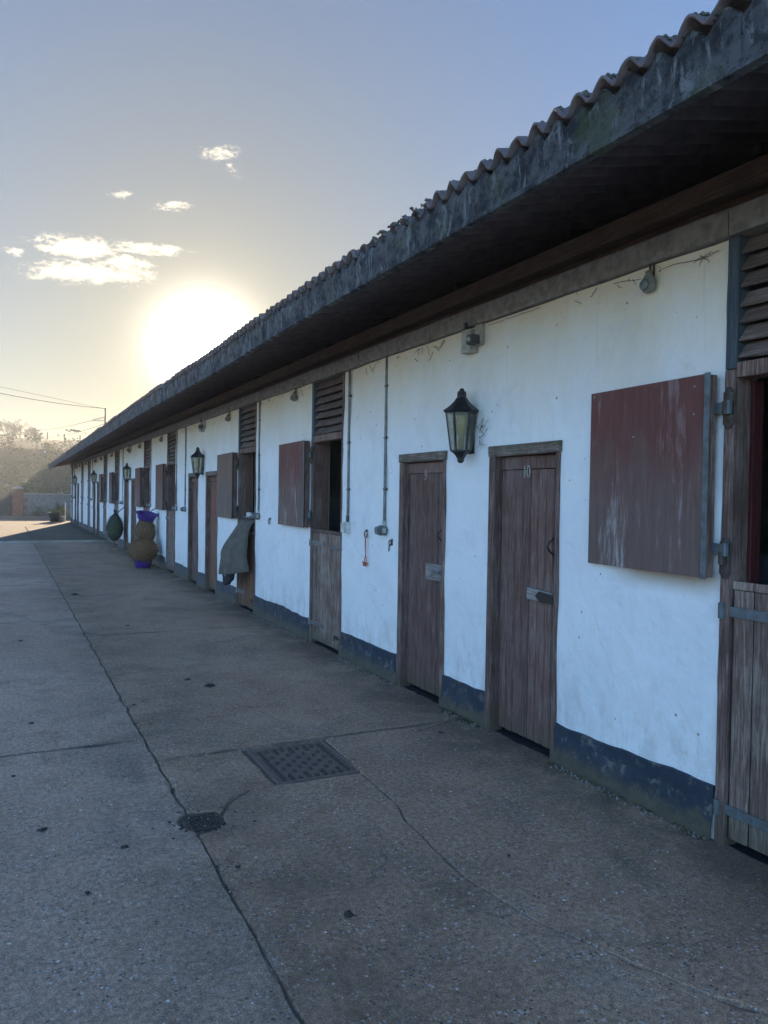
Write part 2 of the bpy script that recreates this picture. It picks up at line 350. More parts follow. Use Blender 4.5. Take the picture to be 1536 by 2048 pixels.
M['stone'] = simple('pebble', (.30, .28, .25), .5, 0, c2=(.14, .12, .10), scale=50)

def fibre(name, warm=0.0):
    g = G(name); p = g.pos
    n = g.noise(p, 6, 7, .7, .3); n2 = g.noise(g.scale(p, (1, 1.6, .5)), 9, 7, .72, .5); n3 = g.noise(p, 55, 5, .7)
    col = g.mix(g.ramp(n, .36, .60), (.028, .032, .038), (.135, .140, .145))
    col = g.mix(g.ramp(g.noise(p, 17, 6, .75), .52, .60, 0, .75), col, (.030, .032, .034))
    col = g.mix(g.ramp(n2, .53, .63, 0, .8), col, (.27, .29, .30))
    col = g.mix(g.math('MULTIPLY', g.ramp(g.noise(p, 2.6, 6, .7), .55, .66), .55), col, (.075, .10, .035))
    col = g.mix(g.ramp(g.noise(p, 30, 6, .8), .64, .70, 0, .7), col, (.42, .43, .42))
    h = g.math('ADD', g.math('MULTIPLY', n2, 1.0), g.math('MULTIPLY', n3, .9))
    return g.done(col, .88, g.bump(h, 1.0, .03), spec=.25)
M['fibre'] = fibre('lichened_fibre_cement')
M['sheet'] = simple('fibre_cement_sheet', (0.138, 0.108, 0.105), .9, 0, c2=(0.090, 0.074, 0.078), scale=8, bmp=.7)
M['roofmoss'] = simple('roof_moss', (.055, .062, .040), .95, 0, c2=(.085, .088, .075), scale=40, bmp=.9)

def glassy():
    g = G('dusty_lantern_glass')
    n = g.noise(g.pos, 18, 5, .6)
    tr = g.nt.nodes.new('ShaderNodeBsdfTransparent'); tr.inputs[0].default_value = (.80, .80, .72, 1)
    mx = g.nt.nodes.new('ShaderNodeMixShader')
    g.done(g.mix(n, (.26, .27, .24), (.38, .38, .32)), .28, spec=.6)
    g.put(mx.inputs[0], g.ramp(n, .3, .7, .18, .38)); g.nt.links.new(tr.outputs[0], mx.inputs[1]); g.nt.links.new(g.b.outputs[0], mx.inputs[2])
    g.nt.links.new(mx.outputs[0], g.out.inputs[0]); return g.m
M['glass'] = glassy()
M['bulb'] = simple('yellowed_lamp_tube', (0.770, 0.638, 0.270), .35, 0, c2=(0.605, 0.484, 0.200))
M['hay'] = simple('hay', (0.276, 0.145, 0.064), .95, 0, c2=(0.144, 0.077, 0.036), scale=45, bmp=1.0)
M['hayg'] = simple('green_hay', (0.087, 0.095, 0.047), .95, 0, c2=(0.053, 0.059, 0.033), scale=45, bmp=1.0)
M['net'] = simple('dark_net_cord', (.045, .050, .045), .9)
def grass():
    g = G('rough_grass_bank'); n = g.noise(g.pos, .35, 8, .7); n2 = g.noise(g.pos, 2.5, 5, .7)
    col = g.mix(g.ramp(n, .4, .62), (0.037, 0.045, 0.020), (0.065, 0.065, 0.036)); col = g.mix(g.math('MULTIPLY', n2, .5), col, (0.028, 0.033, 0.017))
    return g.done(col, .95, g.bump(n2, .8, .15), spec=.2)
M['grass'] = grass()
M['leaf'] = simple('scrub_leaf', (0.064, 0.075, 0.036), .9, 0, c2=(0.096, 0.093, 0.052), scale=2)
M['leafy'] = simple('yellow_green_leaf', (.20, .19, .06), .7, 0, c2=(.09, .11, .03), scale=8)
M['twig'] = simple('bare_twig', (.115, .080, .060), .9, 0, c2=(.09, .06, .045), scale=4)
M['block'] = simple('grey_concrete_block', (.16, .155, .145), .9, 0, c2=(.11, .105, .098), scale=5)
M['brick'] = simple('red_brick', (.25, .095, .060), .9, 0, c2=(.17, .075, .055), scale=7)
M['navygate'] = simple('dark_blue_board', (.045, .055, .075), .8)
M['greengate'] = simple('dark_green_board', (.035, .05, .045), .8)
M['pot'] = simple('dark_tub', (.03, .032, .03), .6)

# ------------------------------------------------------------------ mesh helper
class MB:
    def __init__(s): s.v = []; s.f = []; s.mi = []; s.cur = 0
    def add(s, vs, fs):
        n = len(s.v); s.v += [tuple(v) for v in vs]; s.f += [tuple(i + n for i in f) for f in fs]; s.mi += [s.cur] * len(fs); return s
    def box(s, x0, x1, y0, y1, z0, z1, c=0.0, jit=0.0):
        """box; c = chamfer on all long edges"""
        if c <= 0:
            vs = [(x, y, z) for x in (x0, x1) for y in (y0, y1) for z in (z0, z1)]
            if jit: vs = [tuple(a + random.uniform(-jit, jit) for a in v) for v in vs]
            return s.add(vs, [(0, 1, 3, 2), (4, 6, 7, 5), (0, 4, 5, 1), (2, 3, 7, 6), (0, 2, 6, 4), (1, 5, 7, 3)])
        d = (x1 - x0, y1 - y0, z1 - z0); ax = d.index(max(d)); o = [a for a in range(3) if a != ax]
        lo = (x0, y0, z0); hi = (x1, y1, z1); c = min(c, d[o[0]] * .4, d[o[1]] * .4)
        a0, a1, b0, b1 = lo[o[0]], hi[o[0]], lo[o[1]], hi[o[1]]
        prof = [(a0 + c, b0), (a1 - c, b0), (a1, b0 + c), (a1, b1 - c), (a1 - c, b1), (a0 + c, b1), (a0, b1 - c), (a0, b0 + c)]
        vs = []
        for t in (lo[ax], hi[ax]):
            for a, b in prof:
                q = [0, 0, 0]; q[ax] = t; q[o[0]] = a + random.uniform(-jit, jit); q[o[1]] = b + random.uniform(-jit, jit); vs.append(q)
        fs = [tuple(range(7, -1, -1)), tuple(range(8, 16))] + [(i, (i + 1) % 8, 8 + (i + 1) % 8, 8 + i) for i in range(8)]
        if ax == 1: fs = [f[::-1] for f in fs]
        return s.add(vs, fs)
    def tube(s, pts, r, n=6, cap=True):
        pts = [Vector(p) for p in pts]; rs = r if isinstance(r, (list, tuple)) else [r] * len(pts)
        vs = []; up = Vector((0.13, 0.21, 1)).normalized()
        for i, p in enumerate(pts):
            t = (pts[min(i + 1, len(pts) - 1)] - pts[max(i - 1, 0)]).normalized()
            u = up if abs(t.dot(up)) < .95 else Vector((1, 0.1, 0)).normalized()
            a = t.cross(u).normalized(); b = t.cross(a)
            vs += [p + (a * math.cos(2 * math.pi * k / n) + b * math.sin(2 * math.pi * k / n)) * rs[i] for k in range(n)]
        fs = [(i * n + k, i * n + (k + 1) % n, (i + 1) * n + (k + 1) % n, (i + 1) * n + k) for i in range(len(pts) - 1) for k in range(n)]
        if cap: fs += [tuple(range(n - 1, -1, -1)), tuple((len(pts) - 1) * n + k for k in range(n))]
        return s.add(vs, fs)
    def loft(s, cx, cy, rings, n=12, rot=0.0, sx=1.0, sy=1.0, cap=True):
        vs = []
        for z, r in rings:
            vs += [(cx + sx * r * math.cos(rot + 2 * math.pi * k / n), cy + sy * r * math.sin(rot + 2 * math.pi * k / n), z) for k in range(n)]
        fs = [(i * n + k, i * n + (k + 1) % n, (i + 1) * n + (k + 1) % n, (i + 1) * n + k) for i in range(len(rings) - 1) for k in range(n)]
        if cap: fs += [tuple(range(n - 1, -1, -1)), tuple((len(rings) - 1) * n + k for k in range(n))]
        return s.add(vs, fs)
    def disc(s, c, ax, r, h, n=12):
        c = Vector(c); a = Vector(ax).normalized(); return s.tube([c, c + a * h], r, n)
    def ring(s, c, r, t, n=14, ax='x', m=5):
        pts = []
        for k in range(n + 1):
            q = 2 * math.pi * k / n; u, v = r * math.cos(q), r * math.sin(q)
            pts.append((c[0], c[1] + u, c[2] + v) if ax == 'x' else (c[0] + u, c[1], c[2] + v) if ax == 'y' else (c[0] + u, c[1] + v, c[2]))
        return s.tube(pts, t, m, False)
    def mesh(s, name, mat, smooth=False):
        me = bpy.data.meshes.new(name); me.from_pydata(s.v, [], s.f)
        for mm in (mat if isinstance(mat, (list, tuple)) else [mat]): me.materials.append(M[mm] if isinstance(mm, str) else mm)
        if isinstance(mat, (list, tuple)): me.polygons.foreach_set('material_index', s.mi)
        if smooth: me.polygons.foreach_set('use_smooth', [True] * len(me.polygons))
        me.update(); return me
    def build(s, name, mat, parent=None, smooth=False, **kw):
        return link(name, s.mesh(name, mat, smooth), parent, **kw)
def link(name, me, parent=None, loc=None, rot=None, label=None):
    o = bpy.data.objects.new(name, me); C.objects.link(o)
    if parent is not None:
        o.parent = parent
        pb = PBASE.get(parent.name, None)
        o.location = Vector(loc or (0, 0, 0)) - (pb if pb is not None and loc is None else Vector((0, 0, 0)))
    elif loc: o.location = loc
    if rot: o.rotation_euler = rot
    if label: o['label'] = label
    return o
PBASE = {}            # world position of a thing's base: meshes below are written in world metres
def thing(name, base, label, cat, group=None, kind=None):
    o = bpy.data.objects.new(name, None); C.objects.link(o); o.location = base; o.empty_display_size = .2
    PBASE[o.name] = Vector(base)
    if label: o['label'] = label
    if cat: o['category'] = cat
    if group: o['group'] = group
    if kind: o['kind'] = kind
    return o
def part(name, base, parent):
    """an empty-less part: returned Empty is a pure holder of sub-parts with its own base"""
    o = bpy.data.objects.new(name, None); C.objects.link(o); o.parent = parent
    pb = PBASE.get(parent.name, Vector((0, 0, 0)))
    o.location = Vector(base) - pb; PBASE[o.name] = Vector(base); return o
def sub(mb, name, mat, holder, smooth=False, label=None):
    """mesh written in world metres, hung under a part; the part may be a mesh whose origin is at the world origin of its thing"""
    me = mb.mesh(name, mat, smooth); o = bpy.data.objects.new(name, me); C.objects.link(o); o.parent = holder
    h = Vector((0, 0, 0)); q = holder
    while q is not None: h += q.location; q = q.parent
    o.location = -h
    if label: o['label'] = label
    return o
def tag(o, label=None, cat=None, group=None, kind=None):
    if label: o['label'] = label
    if cat: o['category'] = cat
    if group: o['group'] = group
    if kind: o['kind'] = kind
    return o
def nz(x, y=0, z=0): return noise.noise(Vector((x, y, z)))

# ------------------------------------------------------------------ the yard: slabs with real joints
base = MB(); base.add([(-200, -60, -.06), (200, -60, -.06), (200, 200, -.06), (-200, 200, -.06)], [(0, 1, 2, 3)])
tag(base.build('ground', 'dirt'), kind='structure')
yard = bpy.data.objects.new('yard', None); C.objects.link(yard); yard['kind'] = 'structure'
def dens(poly, step=.07, amp=.013):
    out = []
    n = len(poly)
    for i in range(n):
        a = Vector((*poly[i], 0)); b = Vector((*poly[(i + 1) % n], 0)); k = max(1, int((b - a).length / step))
        if (b - a).length > 30: k = 1
        for j in range(k):
            p = a.lerp(b, j / k)
            d = Vector((nz(p.x * 5, p.y * 5, 1) + .6 * nz(p.x * 17, p.y * 17, 2), nz(p.x * 5, p.y * 5, 7) + .6 * nz(p.x * 17, p.y * 17, 9), 0)) * amp
            out.append(p + d)
    return out
def inset(pts, d):
    n = len(pts); out = []
    for i in range(n):
        t = (pts[(i + 1) % n] - pts[i - 1]); t = t.normalized() if t.length > 1e-6 else Vector((1, 0, 0))
        out.append(pts[i] + Vector((-t.y, t.x, 0)) * d)
    return out
def slab(poly, z=0.0, mat='lane', gap=.003, name='concrete_slab', parent=yard, step=.07, amp=.013, chip=1.0):
    pts = dens(poly, step, amp)
    A = inset(pts, gap); B = inset(pts, gap + .003)
    # worn, chipped arris: inset varies along the edge
    n = len(pts); Cc = []
    i3 = inset(pts, gap + .008); i4 = inset(pts, gap + .045)
    for i in range(n):
        q = pts[i]; t = max(0, nz(q.x * 9, q.y * 9, 4) + .5 * nz(q.x * 31, q.y * 31, 4) - .12) * 1.0 * chip
        Cc.append(i3[i].lerp(i4[i], min(1, t)) )
    mb = MB()
    vs = [(p.x, p.y, z - .07) for p in A] + [(p.x, p.y, z - .010) for p in B] + [(p.x, p.y, z) for p in Cc]
    fs = [(i, (i + 1) % n, n + (i + 1) % n, n + i) for i in range(n)] + [(n + i, n + (i + 1) % n, 2 * n + (i + 1) % n, 2 * n + i) for i in range(n)]
    fs.append(tuple(range(2 * n, 3 * n)))
    mb.add(vs, fs)
    o = mb.build(name, mat, parent)
    bm = bmesh.new(); bm.from_mesh(o.data); bmesh.ops.triangulate(bm, faces=[f for f in bm.faces if len(f.verts) > 4], ngon_method='EAR_CLIP'); bm.to_mesh(o.data); bm.free()
    return o
J = -2.18
tag(MB().add([(-9, -4, -.011), (.02, -4, -.011), (.02, 25.7, -.011), (-9, 25.7, -.011)], [(0, 1, 2, 3)]).build('joint_filling', 'dirt', yard), kind=None)
notchL = [(J, 3.60), (J - .03, 3.63), (J - .05, 3.68), (J - .055, 3.74), (J - .03, 3.79), (J, 3.82)]
notchR = [(J, 3.56), (J + .06, 3.59), (J + .145, 3.62), (J + .16, 3.73), (J + .12, 3.79), (J, 3.83)]
LY = [-4, .3, 5.08, 10.2, 15.55, 20.6, 25.7]
for a, b in zip(LY[:-1], LY[1:]):
    poly = [(-4.9, a), (J, a)] + (notchL if a < 3.7 < b else []) + [(J, b), (-4.9, b)]
    slab(poly, 0, 'lane', amp=.017); slab([(-9, a), (-4.9, a), (-4.9, b), (-9, b)], 0, 'farcon', step=.5)
seam = [(-1.15, 3.98), (-1.17, 3.5), (-1.23, 3.2), (-1.26, 2.7), (-1.19, 2.3), (-1.08, 2.02), (-.95, 1.7), (-.6, 1.2), (-.3, .4), (.02, -.3)]
slab([(J, -4), (.02, -4)] + seam[::-1] + [(-1.66, 4.0), (-1.80, 3.99), (-1.90, 3.92), (-1.97, 3.84)] + [notchR[3], notchR[2], notchR[1], notchR[0]], 0, 'apron', .0012, chip=2.4)
slab(seam[::-1][::-1][0:0] + [(.02, -.3), (.02, 4.70), (-.4, 4.56), (-1.12, 4.62)] + seam[:-1], 0, 'apron', .0012, chip=1.6)
slab([notchR[3], (-1.97, 3.84), (-1.90, 3.92), (-1.80, 3.99), (-1.66, 4.0), (-1.66, 4.63), (J, 4.66), (J, 3.83), notchR[4]], 0, 'apron', .004)
RY = [(4.66, 4.63, 4.62, 4.56, 4.70), 8.95, 12.45, 17.0, 21.3, 25.7]
slab([(J, 4.66), (-1.66, 4.63), (-1.12, 4.62), (-.4, 4.56), (.02, 4.70), (.02, 9.0), (J, 8.95)], 0, 'apron', .0045)
for a, b in ((8.95, 12.45), (12.45, 17.0), (17.0, 21.3), (21.3, 25.7)):
    slab([(J, a), (.02, a + .05), (.02, b + .05), (J, b)], 0, 'apron', .0045)
# raised far part of the yard, sunlit beyond the end of the building
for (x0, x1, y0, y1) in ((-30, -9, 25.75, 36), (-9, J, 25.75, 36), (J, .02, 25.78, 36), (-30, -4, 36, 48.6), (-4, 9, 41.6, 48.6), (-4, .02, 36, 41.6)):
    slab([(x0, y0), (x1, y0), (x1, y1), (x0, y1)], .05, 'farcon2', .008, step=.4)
for (x0, x1, y0, y1) in ((-60, -9, -20, 25.7), (-9, .02, -20, -4), (-60, -30, 25.7, 48.6), (9, 40, -20, 48.6)):
    slab([(x0, y0), (x1, y0), (x1, y1), (x0, y1)], 0.0, 'farcon', .01, step=2)
tag(MB().box(-40, 9, 48.65, 48.85, -.05, .12, .01).build('kerb', 'farcon2'), kind='structure')

tag(MB().box(-30, .02, 25.71, 25.775, -.05, .062, .006).build('kerb', 'farcon'), kind='structure')
# manhole cover with a studded pattern
mh = thing('manhole_cover', (-1.395, 4.31, 0), 'square rusty cast iron access cover with raised studs set in the concrete', 'manhole cover')
fr = MB(); x0, x1, y0, y1 = -1.64, -1.14, 4.01, 4.61
for a in ((x0, x1, y0, y0 + .012), (x0, x1, y1 - .012, y1), (x0, x0 + .012, y0 + .014, y1 - .014), (x1 - .012, x1, y0 + .014, y1 - .014)): fr.box(*a, -.04, -.001, .003)
sub(fr, 'rim', 'castiron', mh)
sub(MB().box(x0 + .015, x1 - .015, y0 + .015, y1 - .015, -.04, -.008, .004), 'plate', 'castiron', mh)
stm = MB(); stm.add([(-.014, -.017, 0), (.014, -.017, 0), (.014, .017, 0), (-.014, .017, 0), (-.009, -.012, .011), (.009, -.012, .011), (.009, .012, .011), (-.009, .012, .011)],
                    [(0, 1, 5, 4), (1, 2, 6, 5), (2, 3, 7, 6), (3, 0, 4, 7), (4, 5, 6, 7)])
stm = stm.mesh('stud', 'hinge')
for i in range(9):
    for j in range(10):
        if (i + j) % 2: continue
        link('stud', stm, mh, (x0 + .055 + i * .049 + 1.395, y0 + .055 + j * .053 - 4.31, -.009))
for i in range(9):
    for j in range(10):
        if (i + j) % 2 == 0 or (i not in (0, 8) and j not in (0, 9)): continue
        link('stud', stm, mh, (x0 + .055 + i * .049 + 1.395, y0 + .055 + j * .053 - 4.31, -.009))

# broken gully with a small slotted grate
gy = thing('gully_grate', (-2.14, 3.70, -.05), 'small slotted iron drain grate sunk in a broken hollow of the lane joint', 'drain grate')
b_ = MB()
for (x0, x1, y0, y1) in ((-2.20, -2.185, 3.61, 3.79), (-2.055, -2.04, 3.61, 3.79), (-2.185, -2.055, 3.61, 3.622), (-2.185, -2.055, 3.778, 3.79)): b_.box(x0, x1, y0, y1, -.02, -.004)
sub(b_, 'rim', 'hinge', gy)
for i in range(6): sub(MB().box(-2.184, -2.056, 3.632 + i * .024, 3.643 + i * .024, -.02, -.006), 'bar', 'hinge', gy)

# ------------------------------------------------------------------ the stable block
Y_NEAR, Y_END = -6.0, 41.2
ZT = 2.80                                   # top of the white wall
P = 8.25                                    # the bays repeat every 8.25 m
sb = thing('stable_building', (0, 0, 0), 'long white rendered stable block with brown doors and a corrugated roof', 'stable')
stables = []                                # (y0, y1, top door open?, kind)
tackd = []
for k in range(-1, 5):
    o = k * P
    if k >= 0:
        stables.append((1.65 + o, 2.51 + o)); tackd.append((3.68 + o, 4.40 + o)); tackd.append((5.01 + o, 5.73 + o))
    stables.append((6.98 + o, 7.85 + o))
openings = [(a, b, 0, ZT) for a, b in stables] + [(a, b, 0, 1.93) for a, b in tackd]

def grid_wall():
    ys = set(); zs = {0, 1.93, ZT}
    for a, b, c, d in openings: ys |= {a, b}
    ys |= {Y_NEAR, Y_END}
    cut = sorted(ys); full = []
    for a, b in zip(cut[:-1], cut[1:]):
        st = .10 if a < 12 else .3
        n = max(1, round((b - a) / st)); full += [a + (b - a) * i / n for i in range(n)]
    full.append(Y_END)
    zz = []
    for a, b in ((0, 1.93), (1.93, ZT)):
        n = round((b - a) / .11); zz += [a + (b - a) * i / n for i in range(n)]
    zz.append(ZT)
    ny, nzc = len(full), len(zz)
    def isopen(yc, zc): return any(a < yc < b and c < zc < d for a, b, c, d in openings)
    solid = [[not isopen((full[i] + full[i + 1]) / 2, (zz[j] + zz[j + 1]) / 2) for j in range(nzc - 1)] for i in range(ny - 1)]
    ids = {}; mb = MB()
    def S(i, j): return 0 <= i < ny - 1 and 0 <= j < nzc - 1 and solid[i][j]
    def V(i, j, back):
        k = (i, j, back)
        if k not in ids:
            y, z = full[i], zz[j]; x = .21 if back else 0.0
            if not back:
                x = .012 * nz(y * 1.1, z * 1.1, 3) + .012 * nz(y * 2.9, z * 2.9, 5) - .006
                if z < .5: x = x * max(.0, (z - .28) / .22) if z > .28 else 0.0
                edge = not all(S(a, b) for a in (i - 1, i) for b in (j - 1, j)) and 0 < i < ny - 1
                if edge: y += .007 * nz(y * 5, z * 11, 8) + .004 * nz(3, z * 29, y); z += 0 if j in (0, nzc - 1) else .005 * nz(y * 11, z, 8)
                if edge: x += .003
            ids[k] = len(mb.v); mb.v.append((x, y, z))
        return ids[k]
    for i in range(ny - 1):
        for j in range(nzc - 1):
            if not solid[i][j]: continue
            mb.f.append((V(i, j, 0), V(i, j + 1, 0), V(i + 1, j + 1, 0), V(i + 1, j, 0)))
            mb.f.append((V(i, j, 1), V(i + 1, j, 1), V(i + 1, j + 1, 1), V(i, j + 1, 1)))
            if not S(i - 1, j): mb.f.append((V(i, j, 0), V(i, j, 1), V(i, j + 1, 1), V(i, j + 1, 0)))
            if not S(i + 1, j): mb.f.append((V(i + 1, j, 0), V(i + 1, j + 1, 0), V(i + 1, j + 1, 1), V(i + 1, j, 1)))
            if not S(i, j - 1): mb.f.append((V(i, j, 0), V(i + 1, j, 0), V(i + 1, j, 1), V(i, j, 1)))
            if not S(i, j + 1): mb.f.append((V(i, j + 1, 0), V(i, j + 1, 1), V(i + 1, j + 1, 1), V(i + 1, j + 1, 0)))
    mb.mi = [0] * len(mb.f)
    return mb
ow = grid_wall().build('wall', 'plaster', sb)
ow.data.polygons.foreach_set('use_smooth', [True] * len(ow.data.polygons))
bm = bmesh.new(); bm.from_mesh(ow.data)
for e in bm.edges:
    if len(e.link_faces) == 2 and e.calc_face_angle(0) > .7: e.smooth = False
bm.to_mesh(ow.data); bm.free()
# back and gable walls, partitions, stable floors (only glimpsed through the open doors)
iw = MB(); iw.box(4.0, 4.2, Y_NEAR, Y_END, 0, 3.6)
iw.box(.215, 3.995, Y_END - .2, Y_END, 0, 3.3).box(.215, 3.995, Y_NEAR, Y_NEAR + .2, 0, 3.3)
iw.build('back_wall', 'rooms', sb)
for k in range(-1, 5):
    for yy in (4.7, 9.0):
        if Y_NEAR + .5 < yy + k * P < Y_END - .5: MB().box(.215, 3.995, yy + k * P - .07, yy + k * P + .07, 0, 3.2).build('partition_wall', 'rooms', sb)
MB().box(.02, 4.0, Y_NEAR, Y_END, -.05, -.004).build('stable_floor', 'mat', sb)
# painted plinth band, one piece per stretch of wall
def plinth_piece(a, b):
    mb = MB(); n = max(2, int((b - a) / .05)); vs = []
    for i in range(n + 1):
        y = a + (b - a) * i / n
        top = .245 + .028 * nz(y * 1.3, 0, 0) + .010 * nz(y * 6, 0, 3) + .004 * nz(y * 23, 0, 5)
        for z, x in ((-.05, -.030), (.02, -.026), (.09, -.016), (.17, -.013), (top - .006, -.0125), (top, -.006), (top, .004)):
            vs.append((x + (.006 * nz(y * 3, z * 9, 2) + .004 * nz(y * 11, z * 19, 2) if x < -.01 else 0), y, z))
    m = 7
    fs = [(i * m + j, i * m + j + 1, (i + 1) * m + j + 1, (i + 1) * m + j) for i in range(n) for j in range(m - 1)]
    fs += [tuple(range(m)), tuple(n * m + j for j in range(m - 1, -1, -1))]
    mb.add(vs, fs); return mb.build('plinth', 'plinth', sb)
cuts = sorted([(a, b) for a, b, c, d in openings]); prev = Y_NEAR
for a, b in cuts + [(Y_END, None)]:
    if a - prev > .1: plinth_piece(prev + .004, a - .004)
    prev = b
# lintel beam in cast lengths, timber plate above
y = Y_NEAR; i = 0
while y < Y_END - .01:
    ln = (1.32, 1.18, .36, 1.5, 1.26)[i % 5]; e = min(y + ln, Y_END)
    j = random.uniform(-.004, .004)
    MB().box(-.045 + j, .19, y + .003, e - .003, ZT + .003 + j, ZT + .128 + j, .006, .0015).build('beam', 'beam', sb); y = e; i += 1
y = Y_NEAR
while y < Y_END - .01:
    e = min(y + 3.6, Y_END); MB().box(-.035, .06, y + .002, e - .002, 3.0, 3.105, .004, .002).build('wall_plate', 'rafter', sb); y = e
MB().box(.075, .2, Y_NEAR, Y_END, ZT + .14, 3.11).build('infill', 'rafter', sb)

# ---- roof: fibre-cement sheets, seven corrugations each, on rafters
PITCH = .2217; EX = -1.008; RX = 2.1
SAG = [(-6, .0), (4, .0), (6, -.005), (8.3, -.035), (12.4, -.030), (16, -.062), (19, -.085), (28, -.15), (37, -.215), (42, -.24)]
def sag(y):
    for (a, u), (b, v) in zip(SAG[:-1], SAG[1:]):
        if a <= y <= b: return u + (v - u) * (y - a) / (b - a)
    return SAG[0][1] if y < 0 else SAG[-1][1]
W = .1365; NC = 7; CW = W * NC
def wave(t):                                  # t in corrugations; 0 trough .. 1 crest, rounded tops
    q = (math.cos(2 * math.pi * t) + 1) / 2
    return .058 * (q ** .85)
def zroof(x): return 3.105 + (x - EX) * PITCH
def sheet_mesh(front, seed):
    mb = MB(); ns = NC * 10 + 3; xs = [EX + random.Random(seed).uniform(-.012, .006), EX + .10, EX + 1.0, RX] if front else [RX + .02, 4.6]
    for th in (0, -.012):
        for xi, x in enumerate(xs):
            zz = zroof(x) if front else zroof(RX) - (x - RX) * PITCH
            for i in range(ns + 1):
                t = i / 10; y = i * W / 10 - CW / 2
                n1 = .006 * nz(y * 23 + seed * 9, x * 9, 3) if (front and xi < 2 and th == 0) else 0
                xx = x + (.014 * nz(y * 17, seed * 3.3, 6) if xi == 0 else 0)
                mb.v.append((xx, y, zz + wave(t + .5) + th + n1))
    m = ns + 1; k = len(xs)
    def I(l, a, b): return (l * k + a) * m + b
    for a in range(k - 1):
        for b in range(ns):
            mb.f.append((I(0, a, b), I(0, a + 1, b), I(0, a + 1, b + 1), I(0, a, b + 1)))
            mb.f.append((I(1, a, b), I(1, a, b + 1), I(1, a + 1, b + 1), I(1, a + 1, b)))
    for b in range(ns): mb.f.append((I(0, 0, b), I(0, 0, b + 1), I(1, 0, b + 1), I(1, 0, b)))
    for a in range(k - 1):
        mb.f.append((I(0, a, 0), I(1, a, 0), I(1, a + 1, 0), I(0, a + 1, 0))); mb.f.append((I(0, a, ns), I(0, a + 1, ns), I(1, a + 1, ns), I(1, a, ns)))
    mb.mi = [0] * len(mb.f)
    return mb.mesh('roof_sheet', 'sheet', True)
def fascia_mesh(seed):
    """eaves closer: scalloped top that fills the corrugations, a sloping shoulder, an upright apron and a lip"""
    mb = MB(); ns = NC * 8; r = random.Random(seed); prof = []
    for i in range(ns + 1):
        t = i / 8; y = i * W / 8 - CW / 2; wv = wave(t + .5); n1 = .004 * nz(y * 9, seed * 5, 1)
        top = 3.085 + wv * .90
        prof.append([(-.955, y, top), (-.985 + n1, y, top - .004), (-.998 + n1, y, 3.065 + wv * .35), (-.996 + n1, y, 3.02), (-.990 + n1, y, 2.935), (-.999 + n1, y, 2.922), (-.997, y, 2.908), (-.955, y, 2.908)])
    m = 8
    for p in prof: mb.v += p
    for i in range(ns):
        for j in range(m - 1): mb.f.append((i * m + j, i * m + j + 1, (i + 1) * m + j + 1, (i + 1) * m + j)[::-1])
        mb.f.append((i * m + m - 1, i * m, (i + 1) * m, (i + 1) * m + m - 1)[::-1])
    mb.f += [tuple(range(m)), tuple(ns * m + j for j in range(m - 1, -1, -1))]
    mb.mi = [0] * len(mb.f)
    return mb.mesh('fascia_panel', 'fibre', False)
SM = [sheet_mesh(True, s) for s in range(5)]; SBk = sheet_mesh(False, 1); FM = [fascia_mesh(s) for s in range(5)]
y = Y_NEAR + CW / 2 - .02; i = 0
while y - CW / 2 < Y_END:
    z = sag(y); sl = (sag(y + .5) - sag(y - .5))
    link('roof_sheet', SM[i % 5], sb, (random.uniform(-.018, .010), y, z + random.uniform(0, .006)), (sl + random.uniform(-.002, .002), random.uniform(-.002, .002), 0))
    link('roof_sheet', SBk, sb, (0, y, z + (i % 2) * .004))
    link('fascia_panel', FM[(i * 3) % 5], sb, (random.uniform(-.003, .003), y + .03, z + random.uniform(-.002, .002)), (sl, 0, 0))
    y += CW; i += 1
YR = y - CW / 2
rg = MB(); pts = [(RX, Y_NEAR - .05, zroof(RX) + .07 + sag(-5))] + [(RX, yy, zroof(RX) + .07 + sag(yy)) for yy in range(0, 42, 6)] + [(RX, YR, zroof(RX) + .07 + sag(41))]
rg.tube(pts, .075, 8); rg.build('ridge_cap', 'sheet', sb)
# rafters and an eaves purlin
y = Y_NEAR + .3
while y < Y_END:
    z = sag(y); a = MB(); x0, x1 = .22, RX
    a.add([(x, yy, zroof(x) + z - d) for x in (x0, x1) for yy in (y - .02, y + .02) for d in (.125, .075)],
          [(0, 1, 3, 2), (4, 6, 7, 5), (0, 4, 5, 1), (2, 3, 7, 6), (0, 2, 6, 4), (1, 5, 7, 3)])
    a.build('rafter', 'darkwood', sb); y += 1.375
for xx in (-.90,):
    pts = [yy for yy in range(-6, 42, 4)] + [Y_END]
    a = MB()
    for u, v in zip(pts[:-1], pts[1:]):
        zu, zv = zroof(xx) + sag(u) - .015, zroof(xx) + sag(v) - .015
        a.add([(xx + dx, yy, zz - dz) for yy, zz in ((u, zu), (v, zv)) for dx in (0, .05) for dz in (.055, 0)],
              [(0, 1, 3, 2), (4, 6, 7, 5), (0, 4, 5, 1), (2, 3, 7, 6), (0, 2, 6, 4), (1, 5, 7, 3)])
    a.build('purlin', 'darkwood', sb)
# end barge board
a = MB(); zs = sag(41.2)
a.add([(x, yy, zroof(x) + zs + d) for x in (-1.0, RX, 4.6) for yy in (YR + .002, YR + .03) for d in (-.16, .04)], [])
a.v = [(x, yy, (zroof(x) if x <= RX else zroof(RX) - (x - RX) * PITCH) + zs + d) for x in (-1.0, RX, 4.6) for yy in (YR + .002, YR + .03) for d in (-.16, .04)]
a.f = [(0, 1, 5, 4), (4, 5, 9, 8), (2, 6, 7, 3), (6, 10, 11, 7), (1, 3, 7, 5), (5, 7, 11, 9), (0, 4, 6, 2), (4, 8, 10, 6), (0, 2, 3, 1), (8, 9, 11, 10)]; a.mi = [0] * 10
a.build('barge_board', 'rafter', sb)
